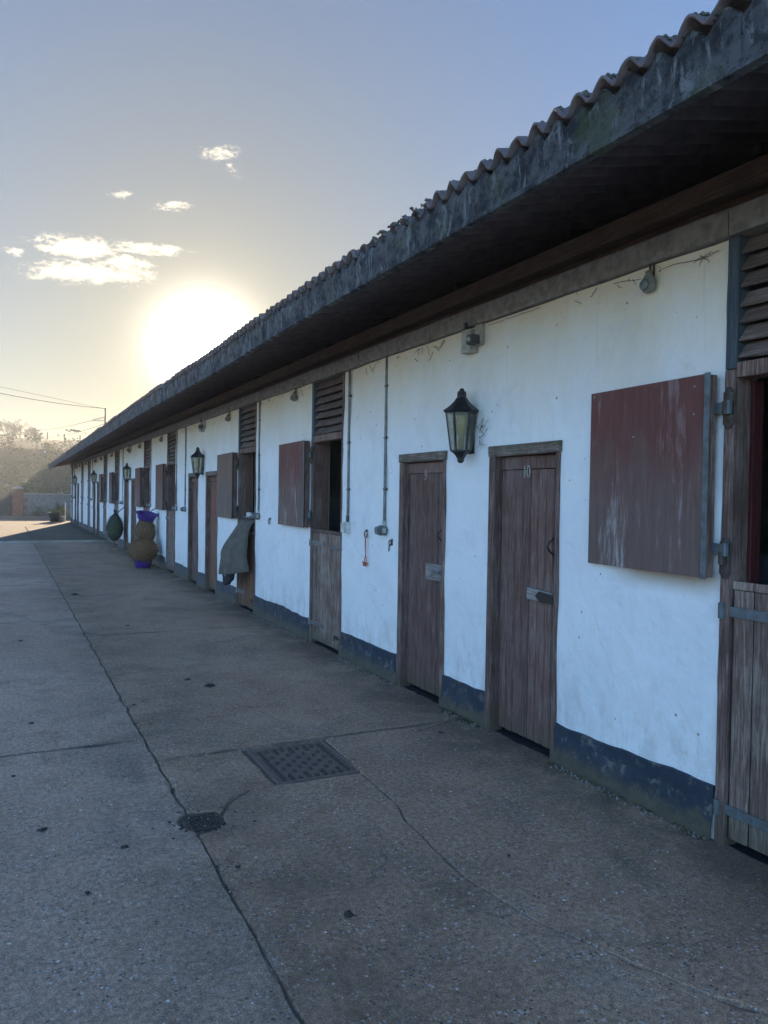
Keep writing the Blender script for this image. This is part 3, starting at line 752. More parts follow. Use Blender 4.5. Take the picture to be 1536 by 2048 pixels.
# moss tufts on the corrugation ends
mo = MB(); rr = random.Random(3); y = .6
while y < 15:
    tcr = round(y / W) * W
    for _ in range(rr.choice((4, 9, 18, 26))):
        yy = y + rr.uniform(-.07, .07); t = ((yy - (Y_NEAR - .02)) / W) + .5
        zc = 3.105 + wave(t) + sag(yy); r = rr.uniform(.003, .0125)
        x = EX + rr.uniform(-.004, .07); zz = zc + (x - EX) * PITCH
        mo.loft(x, yy, [(zz - .003, r), (zz + r * .45, r * .8), (zz + r * .9, r * .2)], 5, rr.random() * 6)
    y += W
tag(mo.build('roof_moss', 'roofmoss'), kind='stuff')

# ------------------------------------------------------------------ doors
def planks(y0, y1, z0, z1, x, n, holder, mat, th=.022, uneven=.004):
    wd = (y1 - y0) / n
    for i in range(n):
        a, b = y0 + i * wd + .0026, y0 + (i + 1) * wd - .0026
        d = random.uniform(-uneven * .5, uneven * .5); zz = z0 + random.uniform(0, .006)
        mb = MB(); mb.box(x - th + d, x + d, a, b, zz, z1, .0075, .0008)
        sub(mb, 'plank', mat, holder)
def strokes(sh, cy_, cz_, h, x, r=.0048):
    mb = MB()
    for st in sh: mb.tube([(x, cy_ - u * h, cz_ + v * h) for u, v in st], r, 5)
    return mb
def oval(cx, cy_, rx, ry, a0=0, a1=360, n=14): return [(cx + rx * math.cos(R(a0 + (a1 - a0) * i / n)), cy_ + ry * math.sin(R(a0 + (a1 - a0) * i / n))) for i in range(n + 1)]
ONE = [(-.10, .28), (0, .5), (0, -.5)]; ONEB = [(-.12, -.5), (.12, -.5)]
GL = {'1': [ONE, ONEB], '0': [oval(0, 0, .2, .5)], '9': [oval(0, .22, .19, .28), [(.19, .22), (.18, -.1), (.08, -.42), (-.12, -.5), (-.18, -.4)]]}
def tack_door(y0, y1, num, detail, brown=False, look=None):
    """narrow ledged door in a timber frame; y0 near side, y1 far side"""
    H = 1.93
    f = part('door_frame', (0, (y0 + y1) / 2, 0), sb); jw = .055
    for a, b in ((y0 - .008, y0 + jw - .034), (y1 - jw, y1 + .012)):
        sub(MB().box(-.022, .085, a, b, -.02, H - .062, .004, .0015), 'jamb', 'frame', f)
    sub(MB().box(-.026, .085, y0 - .014, y1 + .016, H - .06, H + .012, .005, .002), 'head', 'framemoss' if detail else 'frame', f)
    sub(MB().box(.0, .16, y0 + .01, y1 - .01, -.03, -.002, .004), 'threshold_shade', 'mat', f)  # painted black as the shade of the gap under the door
    d = part('tack_door', (.05, (y0 + y1) / 2, .03), sb)
    if look: d['label'] = look
    a, b = y0 + jw - .032, y1 - jw - .002; mat = 'redplank' if brown else 'plank'
    planks(a, b, .035, H - .155, .062, 8, d, mat)
    sub(MB().box(.036, .064, a, b, H - .150, H - .066, .003, .001), 'top_rail', mat, d)
    sub(MB().box(.064, .085, a + .01, b - .01, .2, .32).box(.064, .085, a + .01, b - .01, .9, 1.02).box(.064, .085, a + .01, b - .01, 1.6, 1.75), 'ledge', mat, d)
    if num:
        cyy = (a + b) / 2 + .04; hh = .074
        for i, ch in enumerate(num):
            sub(strokes(GL[ch], cyy - (i - (len(num) - 1) / 2) * .040, 1.765, hh, .0375), 'numeral', 'pvc', d, label='metal door numeral ' + ch)
    if detail:
        # pull handle: bowed bar with pointed plates at both ends
        hy, hz = a + .065, 1.295; pts = []
        for i in range(9):
            t = i / 8; pts.append((.038 - .042 * math.sin(math.pi * t), hy + .016 * math.sin(math.pi * t), hz - .055 + .11 * t))
        h = MB(); h.tube(pts, .0058, 6)
        h.box(.034, .040, hy - .011, hy + .011, hz + .050, hz + .088, .003).box(.034, .040, hy - .011, hy + .011, hz - .088, hz - .050, .003)
        sub(h, 'handle', 'iron', d, True)
    return d, a, b
def bolt(holder, y, z, x, ln=.12, mat='galv'):
    m = MB(); m.box(x - .004, x, y - ln / 2, y + ln / 2, z - .02, z + .02, .001)
    m.tube([(x - .014, y - ln * .75, z), (x - .014, y + ln * .45, z)], .006, 6)
    m.box(x - .022, x - .004, y - ln * .4, y - ln * .28, z - .012, z + .012).box(x - .022, x - .004, y + ln * .2, y + ln * .32, z - .012, z + .012)
    m.tube([(x - .014, y + .01, z), (x - .028, y + .012, z - .018), (x - .024, y + .03, z - .034)], .005, 5)
    sub(m, 'bolt', mat, holder)
tack_looks = {}
for k in range(5):
    o = k * P
    d10, a, b = tack_door(3.68 + o, 4.40 + o, '10' if k == 0 else None, k < 3, k == 1, 'narrow door numbered 10 with splintered latch board' if k == 0 else ('red-brown narrow door beside the rug' if k == 1 else None))
    if k == 0:
        mm = MB(); z = .985
        mm.add([(.012, a + .045, z - .035), (.012, a + .30, z - .040), (.012, a + .305, z - .002), (.012, a + .295, z + .036), (.012, a + .045, z + .024),
                (.036, a + .045, z - .035), (.036, a + .30, z - .040), (.036, a + .305, z - .002), (.036, a + .295, z + .036), (.036, a + .045, z + .024)],
               [(4, 3, 2, 1, 0), (5, 6, 7, 8, 9), (0, 1, 6, 5), (1, 2, 7, 6), (2, 3, 8, 7), (3, 4, 9, 8), (4, 0, 5, 9)])
        sub(mm, 'latch_board', 'greywood', d10, label='grey splintered timber latch board')
        lk = MB(); lk.add([(.004, a + .03, z - .040), (.004, a + .16, z - .044), (.004, a + .205, z - .008), (.004, a + .17, z + .024), (.004, a + .03, z + .014),
                           (.012, a + .03, z - .040), (.012, a + .16, z - .044), (.012, a + .205, z - .008), (.012, a + .17, z + .024), (.012, a + .03, z + .014)],
                          [(4, 3, 2, 1, 0), (0, 1, 6, 5), (1, 2, 7, 6), (2, 3, 8, 7), (3, 4, 9, 8), (4, 0, 5, 9)])
        sub(lk, 'latch_plate', 'iron', d10)
    d9, a, b = tack_door(5.01 + o, 5.73 + o, '9' if k == 0 else None, k < 3, False, 'narrow door numbered 9 with a bolt on a grey board' if k == 0 else None)
    if k == 0:
        sub(MB().box(.014, .036, a + .015, a + .30, .935, 1.065, .004, .002), 'latch_board', 'greywood', d9, label='square grey timber board under the bolt')
        bolt(d9, a + .13, 1.01, .013, .15)

def strap_hinge(y_h, y_e, z, x, holder, mat='greysteel'):
    m = MB(); m.box(x - .006, x, min(y_h, y_e), max(y_h, y_e), z - .024, z + .024, .0015)
    sgn = 1 if y_e > y_h else -1
    m.tube([(x - .012, y_h, z - .036), (x - .012, y_h, z + .036)], .017, 8)
    for t in (.25, .55, .85): m.disc((x - .006, y_h + (y_e - y_h) * t, z), (-1, 0, 0), .008, .005, 6)
    sub(m, 'strap_hinge', mat, holder)
def hinge_cup(y, z, x, holder):
    m = MB(); m.box(x - .006, x + .002, y - .032, y + .032, z - .075, z + .075, .003)
    m.loft(x - .008, y, [(z - .095, .012), (z - .07, .026), (z + .07, .026), (z + .095, .012)], 8, 0, .35, 1)
    m.tube([(x - .022, y, z - .03), (x - .022, y, z + .03)], .018, 8)
    for dz in (-.06, .06): m.disc((x - .014, y, z + dz), (-1, 0, 0), .009, .006, 6)
    sub(m, 'hinge_plate', 'hinge', holder)
nst = len(stables)
for si, (y0, y1) in enumerate(stables):
    k = si                                    # order from behind the camera
    far = y0 > 30; det = -1 < y0 < 12
    f = part('stable_door_frame', (0, (y0 + y1) / 2, 0), sb)
    jw = .062
    jm = 'frame'
    sub(MB().box(-.012, .10, y1 - jw, y1 - .003, -.02, 2.195 if det else ZT - .002, .005, .002), 'jamb', jm, f)
    sub(MB().box(-.012, .10, y0 + .003, y0 + jw * .6, -.02, ZT - .002, .005, .002), 'jamb', jm, f)
    if det: sub(MB().box(-.010, .10, y1 - jw, y1 - .003, 2.20, ZT - .002, .003, .001), 'upper_jamb', 'bluewood', f, label='blue painted upper jamb')
    sub(MB().box(-.008, .10, y0 + jw * .6 + .002, y1 - jw - .002, 2.155, 2.225, .004, .0015), 'transom', 'frame', f)
    # inner stop, oxblood on the first door
    sub(MB().box(.102, .17, y1 - jw - .012, y1 - .003, .0, 2.15, .003), 'stop', 'redpaint' if y0 < 3 else 'redplank', f)
    # louvre: tilted, slightly bowed slats
    ns = 7; zz0, zz1 = 2.24, ZT
    for i in range(ns):
        z = zz0 + (zz1 - zz0) * (i + .5) / ns + random.uniform(-.004, .004); h = .052; t = .010
        m = MB(); ya, yb = y0 + jw * .6 + .004, y1 - jw - .004; vs = []
        nseg = 6
        tl = random.uniform(-.006, .006); bow = random.uniform(.004, .016)
        for q in range(nseg + 1):
            yy = ya + (yb - ya) * q / nseg; s_ = math.sin(math.pi * q / nseg) * bow; rz = .003 * nz(yy * 14, z * 9, 1) + tl * (q / nseg - .5)
            for (x, dz) in ((-.004, -h * .72), (.006, -h * .80), (.062, h * .60), (.056, h * .72)): vs.append((x - s_ * .3, yy, z + dz - s_ * .5 + rz))
        fs = [(q * 4 + j, (q + 1) * 4 + j, (q + 1) * 4 + (j + 1) % 4, q * 4 + (j + 1) % 4)[::-1] for q in range(nseg) for j in range(4)] + [(0, 1, 2, 3), tuple(nseg * 4 + j for j in (3, 2, 1, 0))]
        m.add(vs, fs); sub(m, 'louvre_slat', 'slat', f)
    sub(MB().box(.11, .13, y0 + .03, y1 - .03, 2.2, ZT - .002), 'louvre_back', 'mat', f)
    # half door
    d = part('stable_door', (.03, (y0 + y1) / 2, .03), sb)
    a, b = y0 + jw * .6 + .005, y1 - jw - .004
    red = abs(y0 - 9.90) < .2
    mat = 'redplank' if red else 'stableplank'
    if det and not red: d['label'] = 'weathered grey-brown half door' if y0 > 3 else 'near half door with long grey strap hinges'
    planks(a, b, .04, 1.185, .022, 7 if det else 6, d, mat, uneven=.006)
    sub(MB().box(.001, .040, a, b, 1.187, 1.225, .004, .0015), 'top_rail', 'frame' if y0 > 3 else mat, d)
    sub(MB().box(.022, .05, a + .01, b - .01, .1, .22).box(.022, .05, a + .01, b - .01, 1.0, 1.12), 'ledge', mat, d)
    if y0 < 3:
        strap_hinge(b + .045, a + .1, 1.085, -.002, d); strap_hinge(b + .045, a + .1, .17, -.002, d)
    else:
        strap_hinge(b + .04, b - .33, 1.075, -.002, d, 'galv' if not far else 'hinge'); strap_hinge(b + .04, b - .33, .22, -.002, d, 'galv' if not far else 'hinge')
        if y0 < 25: bolt(d, a + .10, 1.06, -.002, .22)
        if det: bolt(d, a + .06, .16, -.002, .12, 'hinge')
    if det or y0 < 20:
        for z in (1.33, 2.02): hinge_cup(y1 - .034, z, -.013, f)
    # top door: folded back against the wall beyond its hinge, closed on the last bays
    if y0 < -1: continue
    if y0 > 31:
        td = part('top_door', (.03, (y0 + y1) / 2, 1.24), sb)
        planks(a, b, 1.235, 2.15, .022, 6, td, 'stableplank')
        strap_hinge(b + .04, b - .3, 2.0, -.002, td, 'hinge'); strap_hinge(b + .04, b - .3, 1.35, -.002, td, 'hinge')
        continue
    fa = (y0 - 1.65) % P < 1
    # geometry in local frame: hinge edge near (small y), leaf reaches away from the camera
    Wd = {0: .86, 1: .98, 2: 1.06}.get(si - 1, 1.10); ang = R(2.8 if si == 1 else 2.0)
    hx, hy = -.012, y1 + .005
    td = part('top_door', (hx, hy, 1.225), sb)
    pm = 'ply' if si % 4 != 3 else 'plybrown'
    td['label'] = 'faded oxblood plywood top door folded back on the wall' if pm == 'ply' else 'brown plywood top door folded back on the wall'
    def tl(mb, nm, mt, lab=None):
        vs = []
        for (x, yy, z) in mb.v:
            vs.append((hx + x * math.cos(ang) + yy * math.sin(ang), hy + yy * math.cos(ang) - x * math.sin(ang), z))
        mb.v = vs; sub(mb, nm, mt, td, label=lab)
    tl(MB().box(-.070, -.056, .045, Wd, 1.232, 2.182, .003, .001), 'panel', pm)
    tl(MB().box(-.054, -.012, .02, .09, 1.235, 2.178, .003).box(-.054, -.012, Wd - .09, Wd - .004, 1.235, 2.178, .003).box(-.054, -.012, .092, Wd - .092, 1.235, 1.32, .003).box(-.054, -.012, .092, Wd - .092, 2.09, 2.178, .003), 'frame', 'frame')
    tl(MB().box(-.075, -.0705, .006, .040, 1.228, 2.186, .001), 'edge_strip', 'greysteel' if si < 3 else 'hinge')
    for (yy, z) in ((.10, 2.13), (.10, 2.00), (Wd - .35, 1.92), (Wd - .03, 2.16)): tl(MB().disc((-.0705, yy, z), (-1, 0, 0), .006, .003, 6), 'screw', 'galv')
    for z in (1.37, 2.02):
        h = MB(); h.box(-.03, -.022, -.062, .02, z - .026, z + .026, .001); h.tube([(-.026, -.062, z - .03), (-.026, -.062, z + .03)], .014, 8)
        tl(h, 'hinge', 'greysteel' if si < 3 else 'hinge')

# first door: a rubber mat hangs inside, seen dark through the opening
tag(MB().box(.24, .27, 1.55, 2.6, .75, 1.34, .004).build('rubber_mat', 'mat'), 'black rubber sheet just inside the nearest half door', 'rubber mat')

# ------------------------------------------------------------------ things fixed to the wall
ORD = ['nearest', 'second', 'third', 'fourth', 'fifth']
def lantern(y, k):
    where = ['between the doors numbered 9 and 10', 'between the two narrow doors past the hanging rug', 'past the green hay net, above the narrow doors', 'fourth along the wall', 'farthest along the wall by its end'][k]
    t = thing('wall_lantern', (0, y, 1.83), 'black six-sided wall lantern ' + where, 'lantern', 'lanterns along the stable wall')
    cx = -.104; K = .86
    rot = math.pi / 6
    K_ = lambda rs: [(z, r * K) for z, r in rs]
    roof = MB(); roof.loft(cx, y, K_([(2.185, .132), (2.197, .150), (2.206, .146), (2.222, .120), (2.245, .086), (2.268, .060), (2.288, .047), (2.292, .040), (2.315, .036), (2.318, .042), (2.325, .034), (2.335, .036), (2.342, .022), (2.358, .014)]), 6, rot)
    sub(roof, 'roof', 'iron', t)
    bd = MB(); bd.loft(cx, y, K_([(1.925, .084), (1.914, .086), (1.905, .066), (1.888, .046), (1.872, .036), (1.866, .030), (1.850, .028), (1.838, .022), (1.832, .010)]), 6, rot)
    sub(bd, 'base', 'iron', t)
    fr = MB()
    for q in range(6):
        a = rot + q * math.pi / 3
        fr.tube([(cx + K * .083 * math.cos(a), y + K * .083 * math.sin(a), 1.92), (cx + K * .126 * math.cos(a), y + K * .126 * math.sin(a), 2.187)], .0075, 4)
    sub(fr, 'frame', 'iron', t)
    for q in range(6):
        a, b = rot + q * math.pi / 3, rot + (q + 1) * math.pi / 3
        g = MB(); g.add([(cx + K * .080 * math.cos(a), y + K * .080 * math.sin(a), 1.922), (cx + K * .080 * math.cos(b), y + K * .080 * math.sin(b), 1.922), (cx + K * .122 * math.cos(b), y + K * .122 * math.sin(b), 2.186), (cx + K * .122 * math.cos(a), y + K * .122 * math.sin(a), 2.186)], [(0, 1, 2, 3)])
        sub(g, 'pane', 'glass', t)
    bb = MB(); bb.loft(cx, y, [(1.93, .020), (2.03, .020), (2.035, .034), (2.16, .036), (2.175, .026)], 10); sub(bb, 'lamp', 'bulb', t, True)
    bk = MB(); bk.box(-.012, -.001, y - .03, y + .03, 1.90, 2.17, .003).tube([(-.01, y, 2.10), (cx + .10, y, 2.19)], .01, 6).tube([(-.01, y, 1.94), (cx + .07, y, 1.90)], .009, 6)
    sub(bk, 'bracket', 'iron', t)
for k in range(5): lantern(4.645 + k * P, k)
# cobweb and twigs caught behind the first lantern
wb = MB(); rr = random.Random(5)
for _ in range(26):
    p0 = Vector((-.03, 4.55 + rr.uniform(-.05, .0), 2.02 + rr.uniform(-.09, .07))); q = p0 + Vector((rr.uniform(-.02, .02), rr.uniform(-.09, -.01), rr.uniform(-.03, .07)))
    wb.tube([p0, (p0 + q) / 2 + Vector((0, 0, rr.uniform(-.01, .01))), q], .0014, 3)
tag(wb.build('dry_twigs', 'web'), kind='stuff')

def conduit(y, zb, kind, label, x0=-.018):
    t = thing('conduit', (0, y, zb), label, 'cable conduit', 'conduits running down the stable wall')
    p = MB(); n = 9; pts = [(x0 + .003 * nz(i, y), y + .004 * nz(i * 2, y, 3), ZT - .002 + (zb + .045 - ZT) * i / n) for i in range(n + 1)]
    p.tube(pts, .0125, 8); sub(p, 'pipe', 'pipe', t, True)
    c = MB()
    for z in (2.55, 2.1, 1.65): c.box(-.026, -.001, y - .024, y + .024, z - .008, z + .008, .002)
    sub(c, 'clip', 'hinge', t)
    if kind == 'white':
        m = MB(); m.box(-.055, -.001, y - .045, y + .02, zb - .06, zb + .045, .005); sub(m, 'socket_box', 'whiteplastic', t)
        m = MB(); m.box(-.085, -.057, y - .040, y + .018, zb - .052, zb + .038, .006); sub(m, 'socket_lid', 'whiteplastic', t)
        m = MB().box(-.050, -.001, y + .026, y + .085, zb - .048, zb + .034, .006); sub(m, 'switch_box', 'pvc', t)
        sub(MB().tube([(x0, y, zb + .045), (x0, y, zb + .105)], .017, 8), 'gland', 'darkplastic', t)
    else:
        m = MB(); m.tube([(-.001, y, zb), (-.062, y, zb)], .046, 10); sub(m, 'socket_box', 'greyplastic', t)
        m = MB(); m.tube([(-.064, y, zb), (-.098, y, zb)], [.040, .034], 10); sub(m, 'socket_lid', 'greyplastic', t)
        m = MB().box(-.060, -.030, y - .062, y - .040, zb - .02, zb + .02, .003); sub(m, 'switch', 'pvc', t)
        sub(MB().tube([(x0, y, zb + .03), (x0, y, zb + .085)], .018, 8), 'gland', 'pvc', t)
cl = {0: [(6.02, 1.29, 'grey', 'grey conduit ending in a round grey socket nearest door number 9'), (6.82, 1.29, 'white', 'grey conduit ending in a white socket box beside the weathered half door'), (9.73, 1.30, 'grey', 'grey conduit ending in a round socket between the wall ring and the rug')]}
for k in range(5):
    for j, (yy, zb, kd) in enumerate(((6.02, 1.29, 'grey'), (6.82, 1.29, 'white' if k == 0 else 'grey'), (9.73, 1.30, 'grey'))):
        if yy + k * P > Y_END - .3: continue
        lab = cl[0][j][3] if k == 0 else (['left-hand', 'right-hand', 'lone'][j] + ' ' + 'thin grey conduit with a small socket in the ' + ORD[k] + ' bay of the wall')
        conduit(yy + k * P, zb, kd, lab)

def hang_lamp(y, lab):
    t = thing('pear_light', (0, y, 2.70), lab, 'outdoor light', 'pear-shaped lights under the beam')
    s_ = MB(); s_.box(-.028, -.020, y - .016, y - .008, 2.735, ZT + .03).box(-.028, -.020, y + .008, y + .016, 2.735, ZT + .03); sub(s_, 'strap', 'hinge', t)
    b = MB(); b.loft(-.045, y, [(2.652, .012), (2.66, .030), (2.685, .042), (2.71, .041), (2.735, .028), (2.752, .018), (2.765, .016)], 14, 0, .75, 1); sub(b, 'body', 'beam', t, True)
    b = MB(); b.tube([(-.074, y, 2.690), (-.084, y, 2.690)], [.030, .024], 12); sub(b, 'lens', 'greyplastic', t, True)
for k in range(5):
    a = 2.96 + k * P; b = 8.33 + k * P
    hang_lamp(a, 'grey pear-shaped light under the beam, ' + ('nearest one, above the big red top door' if k == 0 else ORD[k] + ' of those beside the far-hinged doors'))
    if b < Y_END - .3: hang_lamp(b, 'small grey pear-shaped light under the beam, ' + ('above the second top door' if k == 0 else ORD[k] + ' of those between the bays'))

def jbox(y, k):
    t = thing('junction_box', (0, y, 2.62), 'cream electrical box with dark sensor, ' + (['above the nearest lantern', 'above the brown top door past the rug', 'third one along the wall', 'fourth one along the wall', 'farthest one along the wall'][k]), 'junction box', 'junction boxes under the beam')
    sub(MB().box(-.075, -.001, y - .03, y + .088, 2.615, 2.775, .008, .001), 'box', 'pvc', t)
    sub(MB().box(-.040, -.001, y - .115, y - .034, 2.66, ZT - .002, .006, .001), 'back_box', 'pvc', t)
    sub(MB().box(-.115, -.05, y - .112, y - .045, 2.655, 2.72, .006), 'sensor', 'darkplastic', t)
    sub(MB().tube([(-.116, y - .080, 2.688), (-.128, y - .080, 2.685)], [.020, .014], 10), 'sensor_eye', 'pvc', t)
    sub(MB().box(-.060, -.02, y + .055, y + .082, 2.778, 2.835, .004), 'gland', 'darkplastic', t)
for k in range(5): jbox(4.63 + k * P, k)

def wall_ring(y, z, lab):
    t = thing('tie_ring', (0, y, z), lab, 'tie ring', 'tie rings on the wall')
    sub(MB().disc((0.002, y, z + .02), (-1, 0, 0), .016, .008, 8).tube([(-.004, y, z + .02), (-.03, y, z + .02)], .006, 6), 'eye', 'hinge', t)
    sub(MB().ring((-.026, y, z - .016), .030, .0052, 14), 'ring', 'hinge', t)
wall_ring(6.38, 1.255, 'rusty tie ring holding a loop of orange twine')
wall_ring(9.25, 1.265, 'rusty tie ring on the wall between the second top door and the rug')
wall_ring(9.25 + 2 * P + 5.0, 1.0, 'small dark tie ring low on the far wall')
tw = MB(); y = 6.38; r_ = random.Random(2)
tw.tube([(-.030, y + .004, 1.215), (-.026, y + .008, 1.12), (-.024, y + .004, 1.05), (-.026, y + .022, 1.0), (-.028, y + .018, .975)], .0042, 5)
tw.tube([(-.030, y - .004, 1.215), (-.026, y + .0, 1.12), (-.026, y + .002, 1.05), (-.026, y - .020, 1.0), (-.028, y - .010, .975)], .0042, 5)
tw.ring((-.028, y, 1.222), .012, .004, 10, 'y')
for _ in range(9):
    c = Vector((-.03, y + .004, .965)); pts = [c + Vector((r_.uniform(-.012, .012), r_.uniform(-.03, .03), r_.uniform(-.02, .02))) for _ in range(4)]; tw.tube(pts, .0045, 5)
tw.tube([(-.03, y + .03, .965), (-.03, y + .052, .985)], .0045, 5)
tag(tw.build('baling_twine', 'orange'), 'orange baler twine loop with a frayed knot hanging from the tie ring', 'twine')
hk = thing('swivel_hook', (0, 5.89, 1.19), 'small galvanised ring and staple plate beside door number 9', 'hook')
sub(MB().box(-.008, -.001, 5.865, 5.905, 1.165, 1.225, .002), 'plate', 'galv', hk)
sub(MB().ring((-.016, 5.905, 1.19), .022, .0048, 12).tube([(-.018, 5.915, 1.178), (-.022, 5.918, 1.115)], .0052, 5), 'hook', 'iron', hk)

# dusty strands and cracks under the beam
wb = MB(); rr = random.Random(11)
for _ in range(60):
    y = rr.choice((rr.uniform(2.6, 7), rr.uniform(2.6, 7), rr.uniform(7.9, 9.8), rr.uniform(11, 15)))
    z = ZT - .012 - abs(rr.gauss(0, .025)); pts = [Vector((-.009, y, z))]
    d = Vector((0, rr.choice((-1, 1)) * rr.uniform(.4, 1), rr.uniform(-.9, .1)))
    for _ in range(rr.randint(2, 6)):
        pts.append(pts[-1] + Vector((rr.uniform(-.003, .002), 0, 0)) + (d + Vector((0, rr.uniform(-.6, .6), rr.uniform(-.6, .6)))) * .020)
        pts[-1].z = min(pts[-1].z, ZT - .004); pts[-1].x = min(pts[-1].x, -.007)
    wb.tube(pts, [.0020] * (len(pts) - 1) + [.0008], 3)
pts = [Vector((-.010, 2.56 + i * .03, ZT - .035 - .010 * math.sin(i * .5) - .03 * (i / 24) * (1 - i / 24) + .004 * nz(i * .7))) for i in range(24)]
wb.tube(pts, .0018, 4)
pts = [Vector((-.010, 3.9 + i * .03, ZT - .02 + .008 * nz(i * .8, 5))) for i in range(20)]; wb.tube(pts, .0016, 4)
tag(wb.build('cobweb_strands', 'web'), kind='stuff')

# ------------------------------------------------------------------ rug hung over the third half door
rg_ = thing('horse_rug', (-.1, 10.3, 1.25), 'grey-green horse rug draped over the red-brown half door', 'horse rug')
def cloth(pts_fn, nu, nv, th):
    mb = MB()
    for s_ in (0, 1):
        for i in range(nu + 1):
            for j in range(nv + 1):
                p = pts_fn(i / nu, j / nv); q = pts_fn(min(1, i / nu + .01), j / nv); r = pts_fn(i / nu, min(1, j / nv + .01))
                a = q - p if (q - p).length > 1e-6 else p - pts_fn(i / nu - .01, j / nv); b = r - p if (r - p).length > 1e-6 else p - pts_fn(i / nu, j / nv - .01)
                n = a.cross(b).normalized() if a.cross(b).length > 1e-9 else Vector((-1, 0, 0))
                mb.v.append(tuple(p + n * th * (s_ - .5)))
    m = nv + 1; o = (nu + 1) * m
    for i in range(nu):
        for j in range(nv):
            mb.f.append((i * m + j, i * m + j + 1, (i + 1) * m + j + 1, (i + 1) * m + j)); mb.f.append((o + i * m + j, o + (i + 1) * m + j, o + (i + 1) * m + j + 1, o + i * m + j + 1))
    for i in range(nu):
        mb.f.append((i * m, (i + 1) * m, o + (i + 1) * m, o + i * m)); mb.f.append((i * m + nv, o + i * m + nv, o + (i + 1) * m + nv, (i + 1) * m + nv))
    for j in range(nv):
        mb.f.append((j, o + j, o + j + 1, j + 1)); mb.f.append((nu * m + j, nu * m + j + 1, o + nu * m + j + 1, o + nu * m + j))
    mb.mi = [0] * len(mb.f); return mb
def rugp(u, v):          # u along the door (near -> far), v down
    ya = 9.93 + .0 * v; yb = 10.36 + .30 * min(1, v * 1.5) ** .8
    y = ya + (yb - ya) * u
    z = 1.262 - .74 * v - .05 * math.sin(u * math.pi) * v + .03 * (1 - u) * v
    bul = .05 + .27 * math.sin(min(1, v * 1.25) * math.pi * .5) ** .9
    edge = math.sin(math.pi * min(1, max(0, u))) ** .45
    x = -.0 - bul * (.35 + .65 * edge) - .032 * math.sin(u * 15 + v * 4) * v ** .7 - .016 * math.sin(u * 33 + 1 - v * 3) * v + .02 * nz(u * 3, v * 3)
    if v < .08: x += (.08 - v) * 1.1
    return Vector((x, y, z))
sub(cloth(rugp, 26, 22, .022), 'outer_rug', 'rug', rg_, True)
def rugback(u, v):
    p = rugp(u, v * .1); return Vector((.06, 9.95 + .4 * u, 1.25 - .4 * v))
sub(cloth(rugback, 8, 6, .02), 'inner_flap', 'rug', rg_, True)
def tops(u, v):
    return Vector((.07 - .12 * v, 9.95 + .40 * u, 1.262 + .02 * math.sin(v * math.pi)))
sub(cloth(tops, 8, 4, .02), 'fold', 'rug', rg_, True)
def lin(u, v):
    y = 10.22 + .46 * (u - .5) * (.75 + .5 * math.sin(math.pi * min(1, v * .8 + .2))) + .23; z = .60 - .27 * v * (math.sin(math.pi * (.12 + .76 * u)) ** .5)
    return Vector((-.20 - .05 * math.sin(math.pi * u) - .012 * math.sin(u * 15), y, z))
sub(cloth(lin, 16, 8, .05), 'lining', 'blackcloth', rg_, True)
sub(MB().box(-.285, -.272, 10.38, 10.40, .46, .55, .002), 'strap', 'tape', rg_)
tb = thing('white_tub', (.02, 10.2, 1.27), 'small white plastic tub standing on the half door above the rug', 'tub')
sub(MB().loft(.0, 10.16, [(1.275, .045), (1.28, .06), (1.335, .052), (1.34, .045)], 12), 'body', 'whiteplastic', tb, True)
sub(MB().loft(.0, 10.16, [(1.255, .062), (1.277, .064)], 12), 'band', 'darkplastic', tb)
sub(MB().tube([(0, 10.12, 1.34), (0, 10.11, 1.39), (0, 10.15, 1.42), (0, 10.17, 1.40)], .007, 6), 'hook', 'iron', tb)

# ------------------------------------------------------------------ hay nets and tubs
def blob(c, rx, ry, rz, fn=None, nu=22, nv=16, amp=.03, fr=6, tear=0.0):
    mb = MB(); c = Vector(c)
    for j in range(nv + 1):
        ph = math.pi * j / nv
        for i in range(nu):
            a = 2 * math.pi * i / nu; d = Vector((math.sin(ph) * math.cos(a), math.sin(ph) * math.sin(a), math.cos(ph)))
            k = 1 + amp / .2 * .25 * (noise.noise(d * fr * .5 + c) + .6 * noise.noise(d * fr * 1.7 + c))
            zz = d.z; taper = 1 - tear * max(0, zz) ** 1.2
            mb.v.append((c.x + d.x * rx * k * taper, c.y + d.y * ry * k * taper, c.z + zz * rz * k))
    for j in range(nv):
        for i in range(nu): mb.f.append((j * nu + i, (j + 1) * nu + i, (j + 1) * nu + (i + 1) % nu, j * nu + (i + 1) % nu))
    mb.mi = [0] * len(mb.f); return mb
def netting(c, rx, ry, rz, tear, rows=9, cols=14, r=.0042):
    mb = MB()
    def pt(u, ph):
        d = Vector((math.sin(ph) * math.cos(u), math.sin(ph) * math.sin(u), math.cos(ph))); t = 1 - tear * max(0, d.z) ** 1.2
        return Vector((c[0] + d.x * rx * 1.04 * t, c[1] + d.y * ry * 1.04 * t, c[2] + d.z * rz * 1.03))
    for s_ in (1, -1):
        for q in range(cols):
            u0 = 2 * math.pi * q / cols
            mb.tube([pt(u0 + s_ * .16 * k, math.pi * (.04 + .92 * k / rows)) for k in range(rows + 1)], r, 3, False)
    return mb
